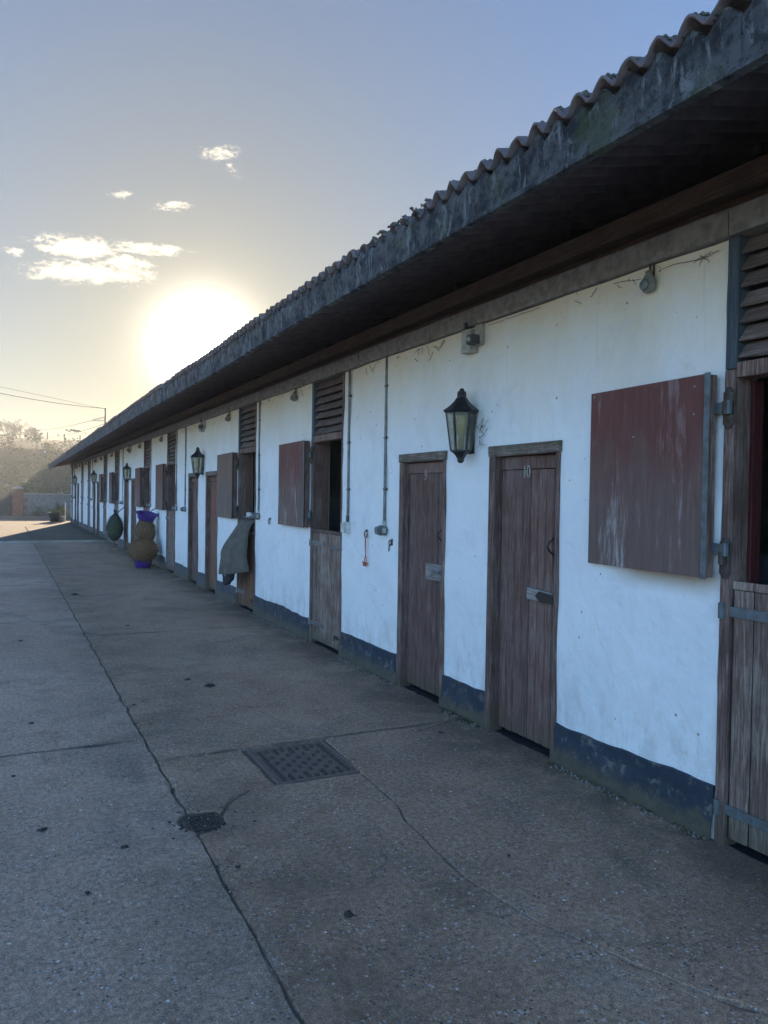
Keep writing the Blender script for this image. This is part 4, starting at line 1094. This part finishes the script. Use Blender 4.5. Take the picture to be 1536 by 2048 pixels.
def stalks(mb, c, rx, ry, rz, n, seed, ln=.06):
    rr = random.Random(seed)
    for _ in range(n):
        d = Vector((rr.gauss(0, 1), rr.gauss(0, 1), rr.gauss(0, 1))).normalized()
        p = Vector((c[0] + d.x * rx, c[1] + d.y * ry, c[2] + d.z * rz)); t = (Vector((rr.gauss(0, 1), rr.gauss(0, 1), rr.gauss(0, 1))).normalized() + d * .35) * ln * rr.uniform(.4, 1)
        s_ = t.cross(d).normalized() * .005
        mb.add([p - s_, p + s_, p + t], [(0, 1, 2)])
# green-netted one further along
h = thing('hay_net', (-.27, 22.1, .9), 'full dark green hay net hanging by the third lantern, tied to the wall', 'hay net', 'hay nets hanging on the wall')
c = (-.27, 22.1, .62)
b = blob(c, .21, .24, .36, amp=.05, tear=.25); stalks(b, c, .21, .24, .36, 1100, 1); sub(b, 'hay', 'hayg', h, True)
sub(netting(c, .21, .24, .36, .25), 'net', 'net', h)
sub(MB().tube([(c[0], c[1], c[2] + .33), (-.12, 22.1, 1.10), (-.01, 22.1, 1.18)], .012, 6).loft(c[0], c[1], [(.94, .06), (1.02, .03), (1.09, .05)], 8), 'drawstring', 'net', h)
h = thing('hay_net', (-.25, 17.0, .8), 'brown hay net hanging under a purple tub on the wall', 'hay net', 'hay nets hanging on the wall')
c = (-.27, 17.05, .76)
b = blob(c, .20, .23, .32, amp=.05, tear=.25); stalks(b, c, .2, .23, .32, 1100, 2); sub(b, 'hay', 'hay', h, True)
sub(netting(c, .20, .23, .32, .15), 'net', 'net', h)
sub(MB().tube([(c[0], c[1], c[2] + .3), (-.12, 17.05, 1.22), (-.01, 17.05, 1.26)], .010, 6), 'drawstring', 'net', h)
def tub(c, r, hgt, tilt, lab, handles=True, name='rubber_tub'):
    t = thing(name, c, lab, 'tub', 'purple rubber tubs')
    mt = Matrix.Translation(Vector(c)) @ Euler(tilt).to_matrix().to_4x4()
    m = MB(); m.loft(0, 0, [(0, r * .80), (hgt * .5, r * .90), (hgt - .012, r), (hgt, r * 1.05), (hgt + .006, r * 1.03), (hgt - .01, r * .95), (hgt * .4, r * .84), (.015, r * .76)], 20)
    m.v = [tuple(mt @ Vector(v)) for v in m.v]; sub(m, 'body', 'purple', t, True)
    m = MB()
    for s_ in (1, -1): m.tube([(s_ * r * 1.0, -.06, hgt - .01), (s_ * (r + .03), -.05, hgt + .035), (s_ * (r + .035), 0, hgt + .05), (s_ * (r + .03), .05, hgt + .035), (s_ * r * 1.0, .06, hgt - .01)], .012, 6)
    m.v = [tuple(mt @ Vector(v)) for v in m.v]; sub(m, 'handle', 'purple', t, True)
    return t
tub((-.27, 17.02, 1.01), .215, .13, (R(14), R(8), 0), 'tilted purple rubber tub resting on top of the hanging hay net')
tub((-.37, 16.72, .0), .185, .15, (0, 0, R(40)), 'purple rubber tub on the ground under a pile of hay')
c = (-.37, 16.70, .37); b = blob(c, .29, .30, .24, amp=.05); stalks(b, c, .29, .30, .24, 2600, 3, .10)
tag(b.build('hay_pile', 'hay', None, True), 'round heap of brown hay filling the purple tub on the ground', 'hay')

# ------------------------------------------------------------------ litter, moss and grit at the wall foot and in the joints
mo = MB(); rr = random.Random(21)
def tuft(x, y, z, s_, n=5):
    for _ in range(n):
        a = rr.uniform(0, 6.28); d = Vector((math.cos(a), math.sin(a), 0)) * s_ * rr.uniform(.1, .9); w_ = Vector((-d.y, d.x, 0)).normalized() * s_ * .14
        b0 = Vector((x, y, z)) + Vector((rr.uniform(-1, 1), rr.uniform(-1, 1), 0)) * s_ * .4
        mo.add([b0 - w_, b0 + w_, b0 + d + Vector((0, 0, s_ * rr.uniform(.4, 1.0)))], [(0, 1, 2)])
def inopen(y): return any(a - .02 < y < b + .02 for a, b, c_, d_ in openings)
for _ in range(2600):
    y = rr.uniform(1.5, 13) if rr.random() < .8 else rr.uniform(13, 26)
    dn = .5 + .5 * nz(y * .9, 4)
    if 4.38 < y < 5.05: dn = 1.4
    if rr.random() > dn or inopen(y): continue
    x = -.032 - abs(rr.gauss(0, .022)); tuft(x, y, 0, rr.uniform(.006, .020 if not 4.38 < y < 5.05 else .034), 3)
for _ in range(900):
    y = rr.uniform(2.2, 14); 
    if rr.random() > .5 + .5 * nz(y * 1.1, 9) + (.6 if 4.2 < y < 5.6 else 0): continue
    tuft(J + rr.gauss(.02, .016), y, -.012, rr.uniform(.004, .013), 3)
tag(mo.build('moss_tufts', 'mossy'), kind='stuff')
dt = MB()
for _ in range(1500):
    y = rr.uniform(1.4, 12)
    if inopen(y): continue
    x = -.03 - abs(rr.gauss(0, .03)); r = rr.uniform(.002, .0075)
    dt.loft(x, y, [(-.002, r), (r * .7, r * .8), (r * 1.1, r * .2)], 5, rr.random() * 6, 1, rr.uniform(.7, 1.3))
tag(dt.build('wall_foot_grit', 'stone'), kind='stuff')
st_ = MB()
for _ in range(420):
    if rr.random() < .5: x, y = J + rr.gauss(.03, .07), rr.uniform(2.3, 9)
    else: x, y = -abs(rr.gauss(0, .35)) - .03, rr.uniform(2, 18)
    a = rr.uniform(0, 3.14); l = rr.uniform(.01, .035); d = Vector((math.cos(a), math.sin(a), 0)) * l; s_ = Vector((-d.y, d.x, 0)).normalized() * .0011
    p = Vector((x, y, .002)); st_.add([p - s_, p + s_, p + d + s_ + Vector((0, 0, rr.uniform(0, .006))), p + d - s_ + Vector((0, 0, .003))], [(0, 1, 2, 3)])
for _ in range(500):
    x, y = -.40 + rr.gauss(0, .28), 17.1 + rr.gauss(0, .6) + rr.choice((0, 0, 4.9)); x = min(x, -.04)
    a = rr.uniform(0, 3.14); d = Vector((math.cos(a), math.sin(a), 0)) * rr.uniform(.02, .07); s_ = Vector((-d.y, d.x, 0)).normalized() * .003
    p = Vector((x, y, .003)); st_.add([p - s_, p + s_, p + d + s_ + Vector((0, 0, rr.uniform(0, .02))), p + d - s_], [(0, 1, 2, 3)])
tag(st_.build('straw_wisps', 'straw'), kind='stuff')
pb = MB()
for _ in range(5200):
    y = 1.3 + 8 * rr.random() ** 1.7; x = rr.uniform(-4.5, -.1); r = rr.uniform(.0015, .0045)
    pb.loft(x, y, [(-.001, r), (r * .6, r * .8), (r * .9, r * .3)], 5, rr.random() * 6, 1, rr.uniform(.7, 1.4))
tag(pb.build('loose_grit', 'stone'), kind='stuff')
def grd(px, py):
    d = pix_dir(px, py); t = -EYE.z / d.z; return EYE + d * t
drop = [(882, 1466, .022), (84, 1661, .028), (64, 1447, .022), (40, 1283, .03), (26, 1553, .016), (268, 1410, .018), (285, 1403, .014), (175, 1787, .015), (696, 1829, .026), (420, 1372, .05), (375, 1360, .03), (330, 1372, .012), (302, 1448, .012), (475, 1735, .016), (250, 1695, .02), (1018, 1712, .012), (345, 1580, .014), (560, 1495, .012), (740, 1448, .010), (655, 1420, .012), (500, 1415, .010), (1385, 1030, .01), (208, 1062 + 3, .06), (255, 1252, .03), (150, 1190, .07)]
dm = MB()
for i, (px, py, r) in enumerate(drop):
    if py < 1060: continue
    p = grd(px, py); n = 7; vs = [(p.x, p.y, r * .45)]
    for q in range(n):
        a = 6.283 * q / n; k = r * random.uniform(.6, 1.3); vs.append((p.x + k * math.cos(a), p.y + k * math.sin(a), .0015 + random.uniform(0, r * .25)))
    m = MB(); m.add(vs, [(0, 1 + q, 1 + (q + 1) % n) for q in range(n)])
    dm.add(m.v, m.f)
rr = random.Random(77)
for _ in range(110):
    a, q = rr.uniform(0, 6.28), abs(rr.gauss(0, .085)); x, y = -2.13 + q * 1.3 * math.cos(a), 3.70 + q * math.sin(a); k = rr.uniform(.004, .014)
    z = -.008 if q < .1 else .001; u = rr.uniform(0, 6.28)
    dm.add([(x, y, z + k * .5)] + [(x + k * rr.uniform(.5, 1.3) * math.cos(u + t * 1.256), y + k * rr.uniform(.5, 1.3) * math.sin(u + t * 1.256), z) for t in range(5)], [(0, 1 + t, 1 + (t + 1) % 5) for t in range(5)])
for _ in range(160):
    x, y = J + rr.gauss(.01, .02), rr.uniform(1.8, 9); k = rr.uniform(.002, .008); u = rr.uniform(0, 6.28)
    dm.add([(x, y, k * .4)] + [(x + k * rr.uniform(.5, 1.3) * math.cos(u + t * 1.256), y + k * rr.uniform(.5, 1.3) * math.sin(u + t * 1.256), -.002) for t in range(5)], [(0, 1 + t, 1 + (t + 1) % 5) for t in range(5)])
tag(dm.build('mud_crumbs', 'leafdark'), kind='stuff')

# ------------------------------------------------------------------ far end: boundary wall, gate pier, gate, planting, bank, trees
bw = thing('boundary_wall', (-2, 50, 0), 'low grey concrete block wall at the far end of the yard', 'wall')
blk = MB().box(-.217, .217, -.07, .07, -.105, .105, .004).mesh('block', 'block')
x = -1.95; 
for cidx in range(6):
    xo = 0 if cidx % 2 else .22
    for i in range(26):
        link('block', blk, bw, (-.0 + .05 + i * .444 + xo + .22, random.uniform(-.004, .004), .12 + cidx * .222), (0, 0, 0))
sub(MB().box(-1.95, 9.8, 49.88, 50.12, 1.352, 1.42, .006), 'coping', 'beam', bw)
sub(MB().box(-1.9, 9.7, 49.95, 50.05, .0, 1.35), 'core', 'dirt', bw)
gp = thing('gate_pier', (-2.3, 50, 0), 'red brick gate pier between the block wall and the dark gate', 'gate pier')
for r_i in range(22):
    for s_ in range(2):
        sub(MB().box(-2.55 + s_ * .292 + (0 if r_i % 2 else .0), -2.55 + s_ * .292 + .284, 49.75, 50.25, .01 + r_i * .075, .01 + r_i * .075 + .066, .003), 'brick', 'brick', gp)
sub(MB().box(-2.53, -1.985, 49.77, 50.23, 0, 1.66), 'core', 'dirt', gp)
sub(MB().loft(-2.26, 50, [(1.665, .44), (1.73, .44), (1.82, .15), (1.83, .05)], 4, math.pi / 4), 'cap', 'beam', gp)
gt = thing('yard_gate', (-5.0, 50, 0), 'dark boarded yard gate left of the brick pier', 'gate')
for i in range(36):
    x = -2.62 - (i + 1) * .15
    sub(MB().box(x, x + .143, 49.95, 49.98, .06, 1.45, .003), 'board', 'greengate' if i < 5 else 'navygate', gt)
sub(MB().box(-8.02, -2.6, 49.985, 50.03, .25, .37).box(-8.02, -2.6, 49.985, 50.03, 1.15, 1.27), 'rail', 'navygate', gt)
sub(MB().box(-8.2, -8.03, 49.9, 50.07, 0, 1.6, .01), 'gate_post', 'navygate', gt)

def leaves(mb, c, rx, ry, rz, n, s_, seed):
    rr = random.Random(seed); c = Vector(c)
    cl_ = [Vector((rr.gauss(0, .45), rr.gauss(0, .45), rr.gauss(0, .4))) for _ in range(max(3, n // 60))]
    for _ in range(n):
        q = rr.choice(cl_) + Vector((rr.gauss(0, .22), rr.gauss(0, .22), rr.gauss(0, .22)))
        if q.length > 1.15: q *= 1.1 / q.length
        p = c + Vector((q.x * rx, q.y * ry, q.z * rz)); 
        a = Vector((rr.gauss(0, 1), rr.gauss(0, 1), rr.gauss(0, 1))).normalized(); b_2 = a.cross(Vector((rr.gauss(0, 1), rr.gauss(0, 1), rr.gauss(0, 1)))).normalized()
        k = s_ * rr.uniform(.6, 1.3); mb.add([p - a * k, p + b_2 * k * .45, p + a * k, p - b_2 * k * .45], [(0, 1, 2, 3)])
def potted(name, c, r, hgt, lab, leafmat, rz, seed, pot='pot', stems=True):
    t = thing(name, (c[0], c[1], c[2]), lab, 'potted plant')
    sub(MB().loft(c[0], c[1], [(c[2], r * .75), (c[2] + hgt * .9, r), (c[2] + hgt, r * 1.08), (c[2] + hgt - .02, r * .9)], 14), 'tub', pot, t, True)
    m = MB(); leaves(m, (c[0], c[1], c[2] + hgt + rz * .7), r * 1.5, r * 1.5, rz, 420, .035, seed); sub(m, 'foliage', leafmat, t)
    m = MB(); rr = random.Random(seed)
    for _ in range(9): m.tube([(c[0] + rr.uniform(-.05, .05), c[1] + rr.uniform(-.05, .05), c[2] + hgt - .04), (c[0] + rr.uniform(-r, r), c[1] + rr.uniform(-r, r), c[2] + hgt + rz * 1.3)], .006, 4)
    sub(m, 'stem', 'twig', t); return t
potted('planter', (-.72, 41.75, .05), .27, .46, 'dark round tub of trailing yellow-green plants at the far wall end', 'leafy', .18, 3)
potted('planter', (-.32, 42.1, .05), .17, .28, 'smaller pot of pale leggy plants touching the far wall corner', 'leafy', .34, 4, 'pvc')
potted('planter', (-.45, 42.9, .05), .16, .30, 'pot with a tall dark shrub behind the trailing tub', 'leaf', .45, 9)
tag(MB().tube([(-.22, 41.9, .05), (-.215, 41.9, 1.0)], .022, 6).build('marker_stake', 'whiteplastic'), 'pale upright stake among the pots at the wall end', 'stake')
vg = MB(); rr = random.Random(8)
leaves(vg, (-1.2, 49.3, .22), .55, .25, .38, 500, .05, 1)
for i in range(2600):
    x = rr.uniform(-9, 8); y = rr.uniform(48.95, 49.85); s_ = rr.uniform(.05, .16)
    a = rr.uniform(0, 6.28); vg.add([(x - .015, y, .03), (x + .015, y, .03), (x + math.cos(a) * .05, y, .03 + s_)], [(0, 1, 2)])
tag(vg.build('verge_grass', 'leaf'), kind='stuff')
tag(MB().box(-40, 40, 48.86, 52, -.05, .03).build('verge', 'grass'), kind='structure')
# bank rising beyond the wall
def bank():
    mb = MB(); xs = [-140 + i * 5 for i in range(57)]; ys = [52, 56, 62, 70, 80, 90, 98, 104, 108, 112, 125, 150, 195]
    def h(x, y):
        t = min(1, max(0, (y - 54) / 54)); s_ = t * t * (3 - 2 * t)
        top = 8.15 - .028 * (x + 3) + .22 * nz(x * .07, 3) - max(0, abs(x) - 60) * .03
        return s_ * max(top, 2) + .25 * nz(x * .13, y * .13) * (1 if y > 56 else 0) * (0.25 if y > 104 else 1) - (0.8 if y > 120 else 0) - .02
    for y in ys:
        for x in xs: mb.v.append((x, y, h(x, y)))
    m = len(xs)
    for j in range(len(ys) - 1):
        for i in range(m - 1): mb.f.append((j * m + i, j * m + i + 1, (j + 1) * m + i + 1, (j + 1) * m + i))
    mb.mi = [0] * len(mb.f); tag(mb.build('grass_bank', 'grass', None, True), kind='structure'); return h
H_ = bank()
sx = MB(); rr = random.Random(31)
for i in range(170):
    y = rr.uniform(53, 90); x = -3 + rr.uniform(-.35, .30) * y
    s_ = rr.uniform(.7, 1.9); leaves(sx, (x, y, H_(x, y) + s_ * .55), s_ * 1.3, s_ * 1.3, s_ * .8, 190, .16, i)
for i in range(60):
    x = rr.uniform(-14, 12); y = rr.uniform(52, 54.5); s_ = rr.uniform(.5, 1.3); leaves(sx, (x, y, s_ * .8 + .3), s_ * 1.2, s_, s_ * .9, 200, .13, i + 400)
tag(sx.build('scrub', 'leaf'), kind='stuff')

def bare_tree(x, y, z, hgt, seed, lab, spread=.6, rmin=.012, clump=None):
    t = thing('bare_tree', (x, y, z), lab, 'tree', 'bare trees on top of the bank')
    rr = random.Random(seed); tr = MB(); br = MB()
    def grow(mb, p, d, ln, r, lev):
        pts = [p]; q = p; dd = d
        for _ in range(3):
            dd = (dd + Vector((rr.gauss(0, .13), rr.gauss(0, .13), rr.gauss(0, .06)))).normalized(); q = q + dd * ln / 3; pts.append(q)
        mb.tube(pts, [max(rmin, r * (1 - .14 * i)) for i in range(4)], 4 if lev < 2 else 3, False)
        if lev >= 4: return
        for _ in range(3):
            f_ = rr.uniform(.45, 1); k = pts[min(3, int(f_ * 3) + 0)].lerp(pts[min(3, int(f_ * 3) + 1)], .5)
            nd = (dd + Vector((rr.gauss(0, spread), rr.gauss(0, spread), rr.uniform(-.1, .45)))).normalized()
            grow(br, k, nd, ln * rr.uniform(.6, .82), r * .58, lev + 1)
    for s_ in range(2): grow(tr, Vector((x + s_ * .3, y, z - .3)), Vector((rr.uniform(-.2, .2), 0, 1)).normalized(), hgt * .34, .085, 0)
    sub(tr, 'trunk', 'twig', t); sub(br, 'crown', 'twig', t)
for i, (px, h_, dy) in enumerate(((-14, 4.6, 6), (6, 3.9, 4), (17, 4.2, 7), (29, 4.9, 3), (44, 3.7, 5), (56, 3.3, 4), (68, 3.0, 3), (80, 2.6, 5))):
    d = pix_dir(px, 880); y = 108 + dy; x = EYE.x + d.x / d.y * y
    bare_tree(x, y, H_(x, 106) - .2, h_, 40 + i, 'leafless tree on top of the bank, ' + ['outermost at the picture edge', 'first from the picture edge', 'second from the picture edge', 'tallest of the row', 'right of the tallest one', 'third from the right of the row', 'second from the right of the row', 'lowest one at the right end of the row'][i])
# fence posts on the bank
for i, x in enumerate((2.0, 4.0, 5.9, 7.9, 9.9)):
    o = MB().box(x - .08, x + .08, 107.92, 108.08, H_(x, 108) - .4, H_(x, 108) + 1.1 - .05 * i, .01).build('fence_post', 'twig')
    tag(o, 'thin upright fence post on top of the bank, ' + ['nearest the bare trees', 'middle one of the visible three', 'closest to the stable eaves', 'just behind the eaves', 'farthest right behind the roof'][i], 'fence post', 'fence posts on the bank')

# ------------------------------------------------------------------ aerial mast, wires, bracket on the eaves
ma = thing('aerial_mast', (1.0, 36, 3.3), 'slim mast with a small television aerial standing on the far roof', 'aerial')
sub(MB().tube([(1.0, 36, 3.25), (1.0, 36, 5.28)], .03, 6), 'mast', 'twig', ma)
a = MB(); a.tube([(1.02, 36, 4.72), (.42, 35.9, 4.70)], .012, 5); sub(a, 'boom', 'galv', ma)
for i in range(6): sub(MB().tube([(.96 - i * .09, 35.99 - .015 * i, 4.72 - (.16 - .015 * i)), (.96 - i * .09, 35.99 - .015 * i, 4.72 + (.16 - .015 * i))], .008, 4), 'element', 'galv', ma)
def pole(name, x, y, z0, z1, lab):
    t = thing(name, (x, y, z0), lab, 'utility pole')
    sub(MB().tube([(x, y, z0 - .3), (x, y, z1)], [.12, .08], 8), 'pole', 'twig', t); sub(MB().box(x - .5, x + .5, y - .04, y + .04, z1 - .35, z1 - .25), 'crossarm', 'twig', t); return t
pole('utility_pole', -8.5, 26.0, 0, 5.9, 'timber utility pole left of the yard carrying the sagging wire')
def hangwire(a, b, s_, lab, r=.011):
    a, b = Vector(a), Vector(b); pts = [a.lerp(b, i / 24) - Vector((0, 0, 4 * s_ * (i / 24) * (1 - i / 24))) for i in range(25)]
    o = MB().tube(pts, r, 4).build('overhead_wire', 'twig'); tag(o, lab, 'wire', 'overhead wires')
hangwire((1.0, 36, 5.26), (-8.5, 26.0, 5.75), .34, 'thick overhead wire sagging from the mast top out of the picture', .010)
hangwire((1.0, 36, 5.24), (-8.3, 26.3, 5.6), .02, 'tauter overhead wire running just above the sagging one', .006)
pole('utility_pole', .4, 104, 7.3, 9.3, 'short pole among the bare trees on the bank')
hangwire((1.0, 36, 4.9), (.1, 104, 9.1), .25, 'upper thin wire from the mast towards the bank trees', .012)
hangwire((1.0, 36, 4.6), (.7, 104, 8.3), .35, 'lower thin wire from the mast towards the bank trees', .012)
eb = thing('eaves_bracket', (-1.1, 41.3, 2.9), 'thin upright pipe with a white tip on the far corner of the eaves', 'aerial')
sub(MB().tube([(-1.0, 41.3, 2.93), (-1.16, 41.3, 2.93), (-1.17, 41.3, 3.46)], .016, 6), 'pipe', 'hinge', eb)
sub(MB().loft(-1.20, 41.3, [(3.43, .03), (3.48, .055), (3.53, .03)], 8), 'tip', 'whiteplastic', eb)

# ------------------------------------------------------------------ haze
hz = MB().box(-199, 199, -59, 199, -1.2, 14.5).build('haze', 'dirt'); hz['kind'] = 'stuff'
hm = bpy.data.materials.new('air'); hm.use_nodes = True; hm.node_tree.nodes.clear()
vo = hm.node_tree.nodes.new('ShaderNodeVolumePrincipled'); vo.inputs['Density'].default_value = .0013; vo.inputs['Anisotropy'].default_value = .3
vo.inputs['Color'].default_value = (.95, .95, .93, 1)
ou = hm.node_tree.nodes.new('ShaderNodeOutputMaterial'); hm.node_tree.links.new(vo.outputs[0], ou.inputs['Volume'])
hz.data.materials.clear(); hz.data.materials.append(hm)
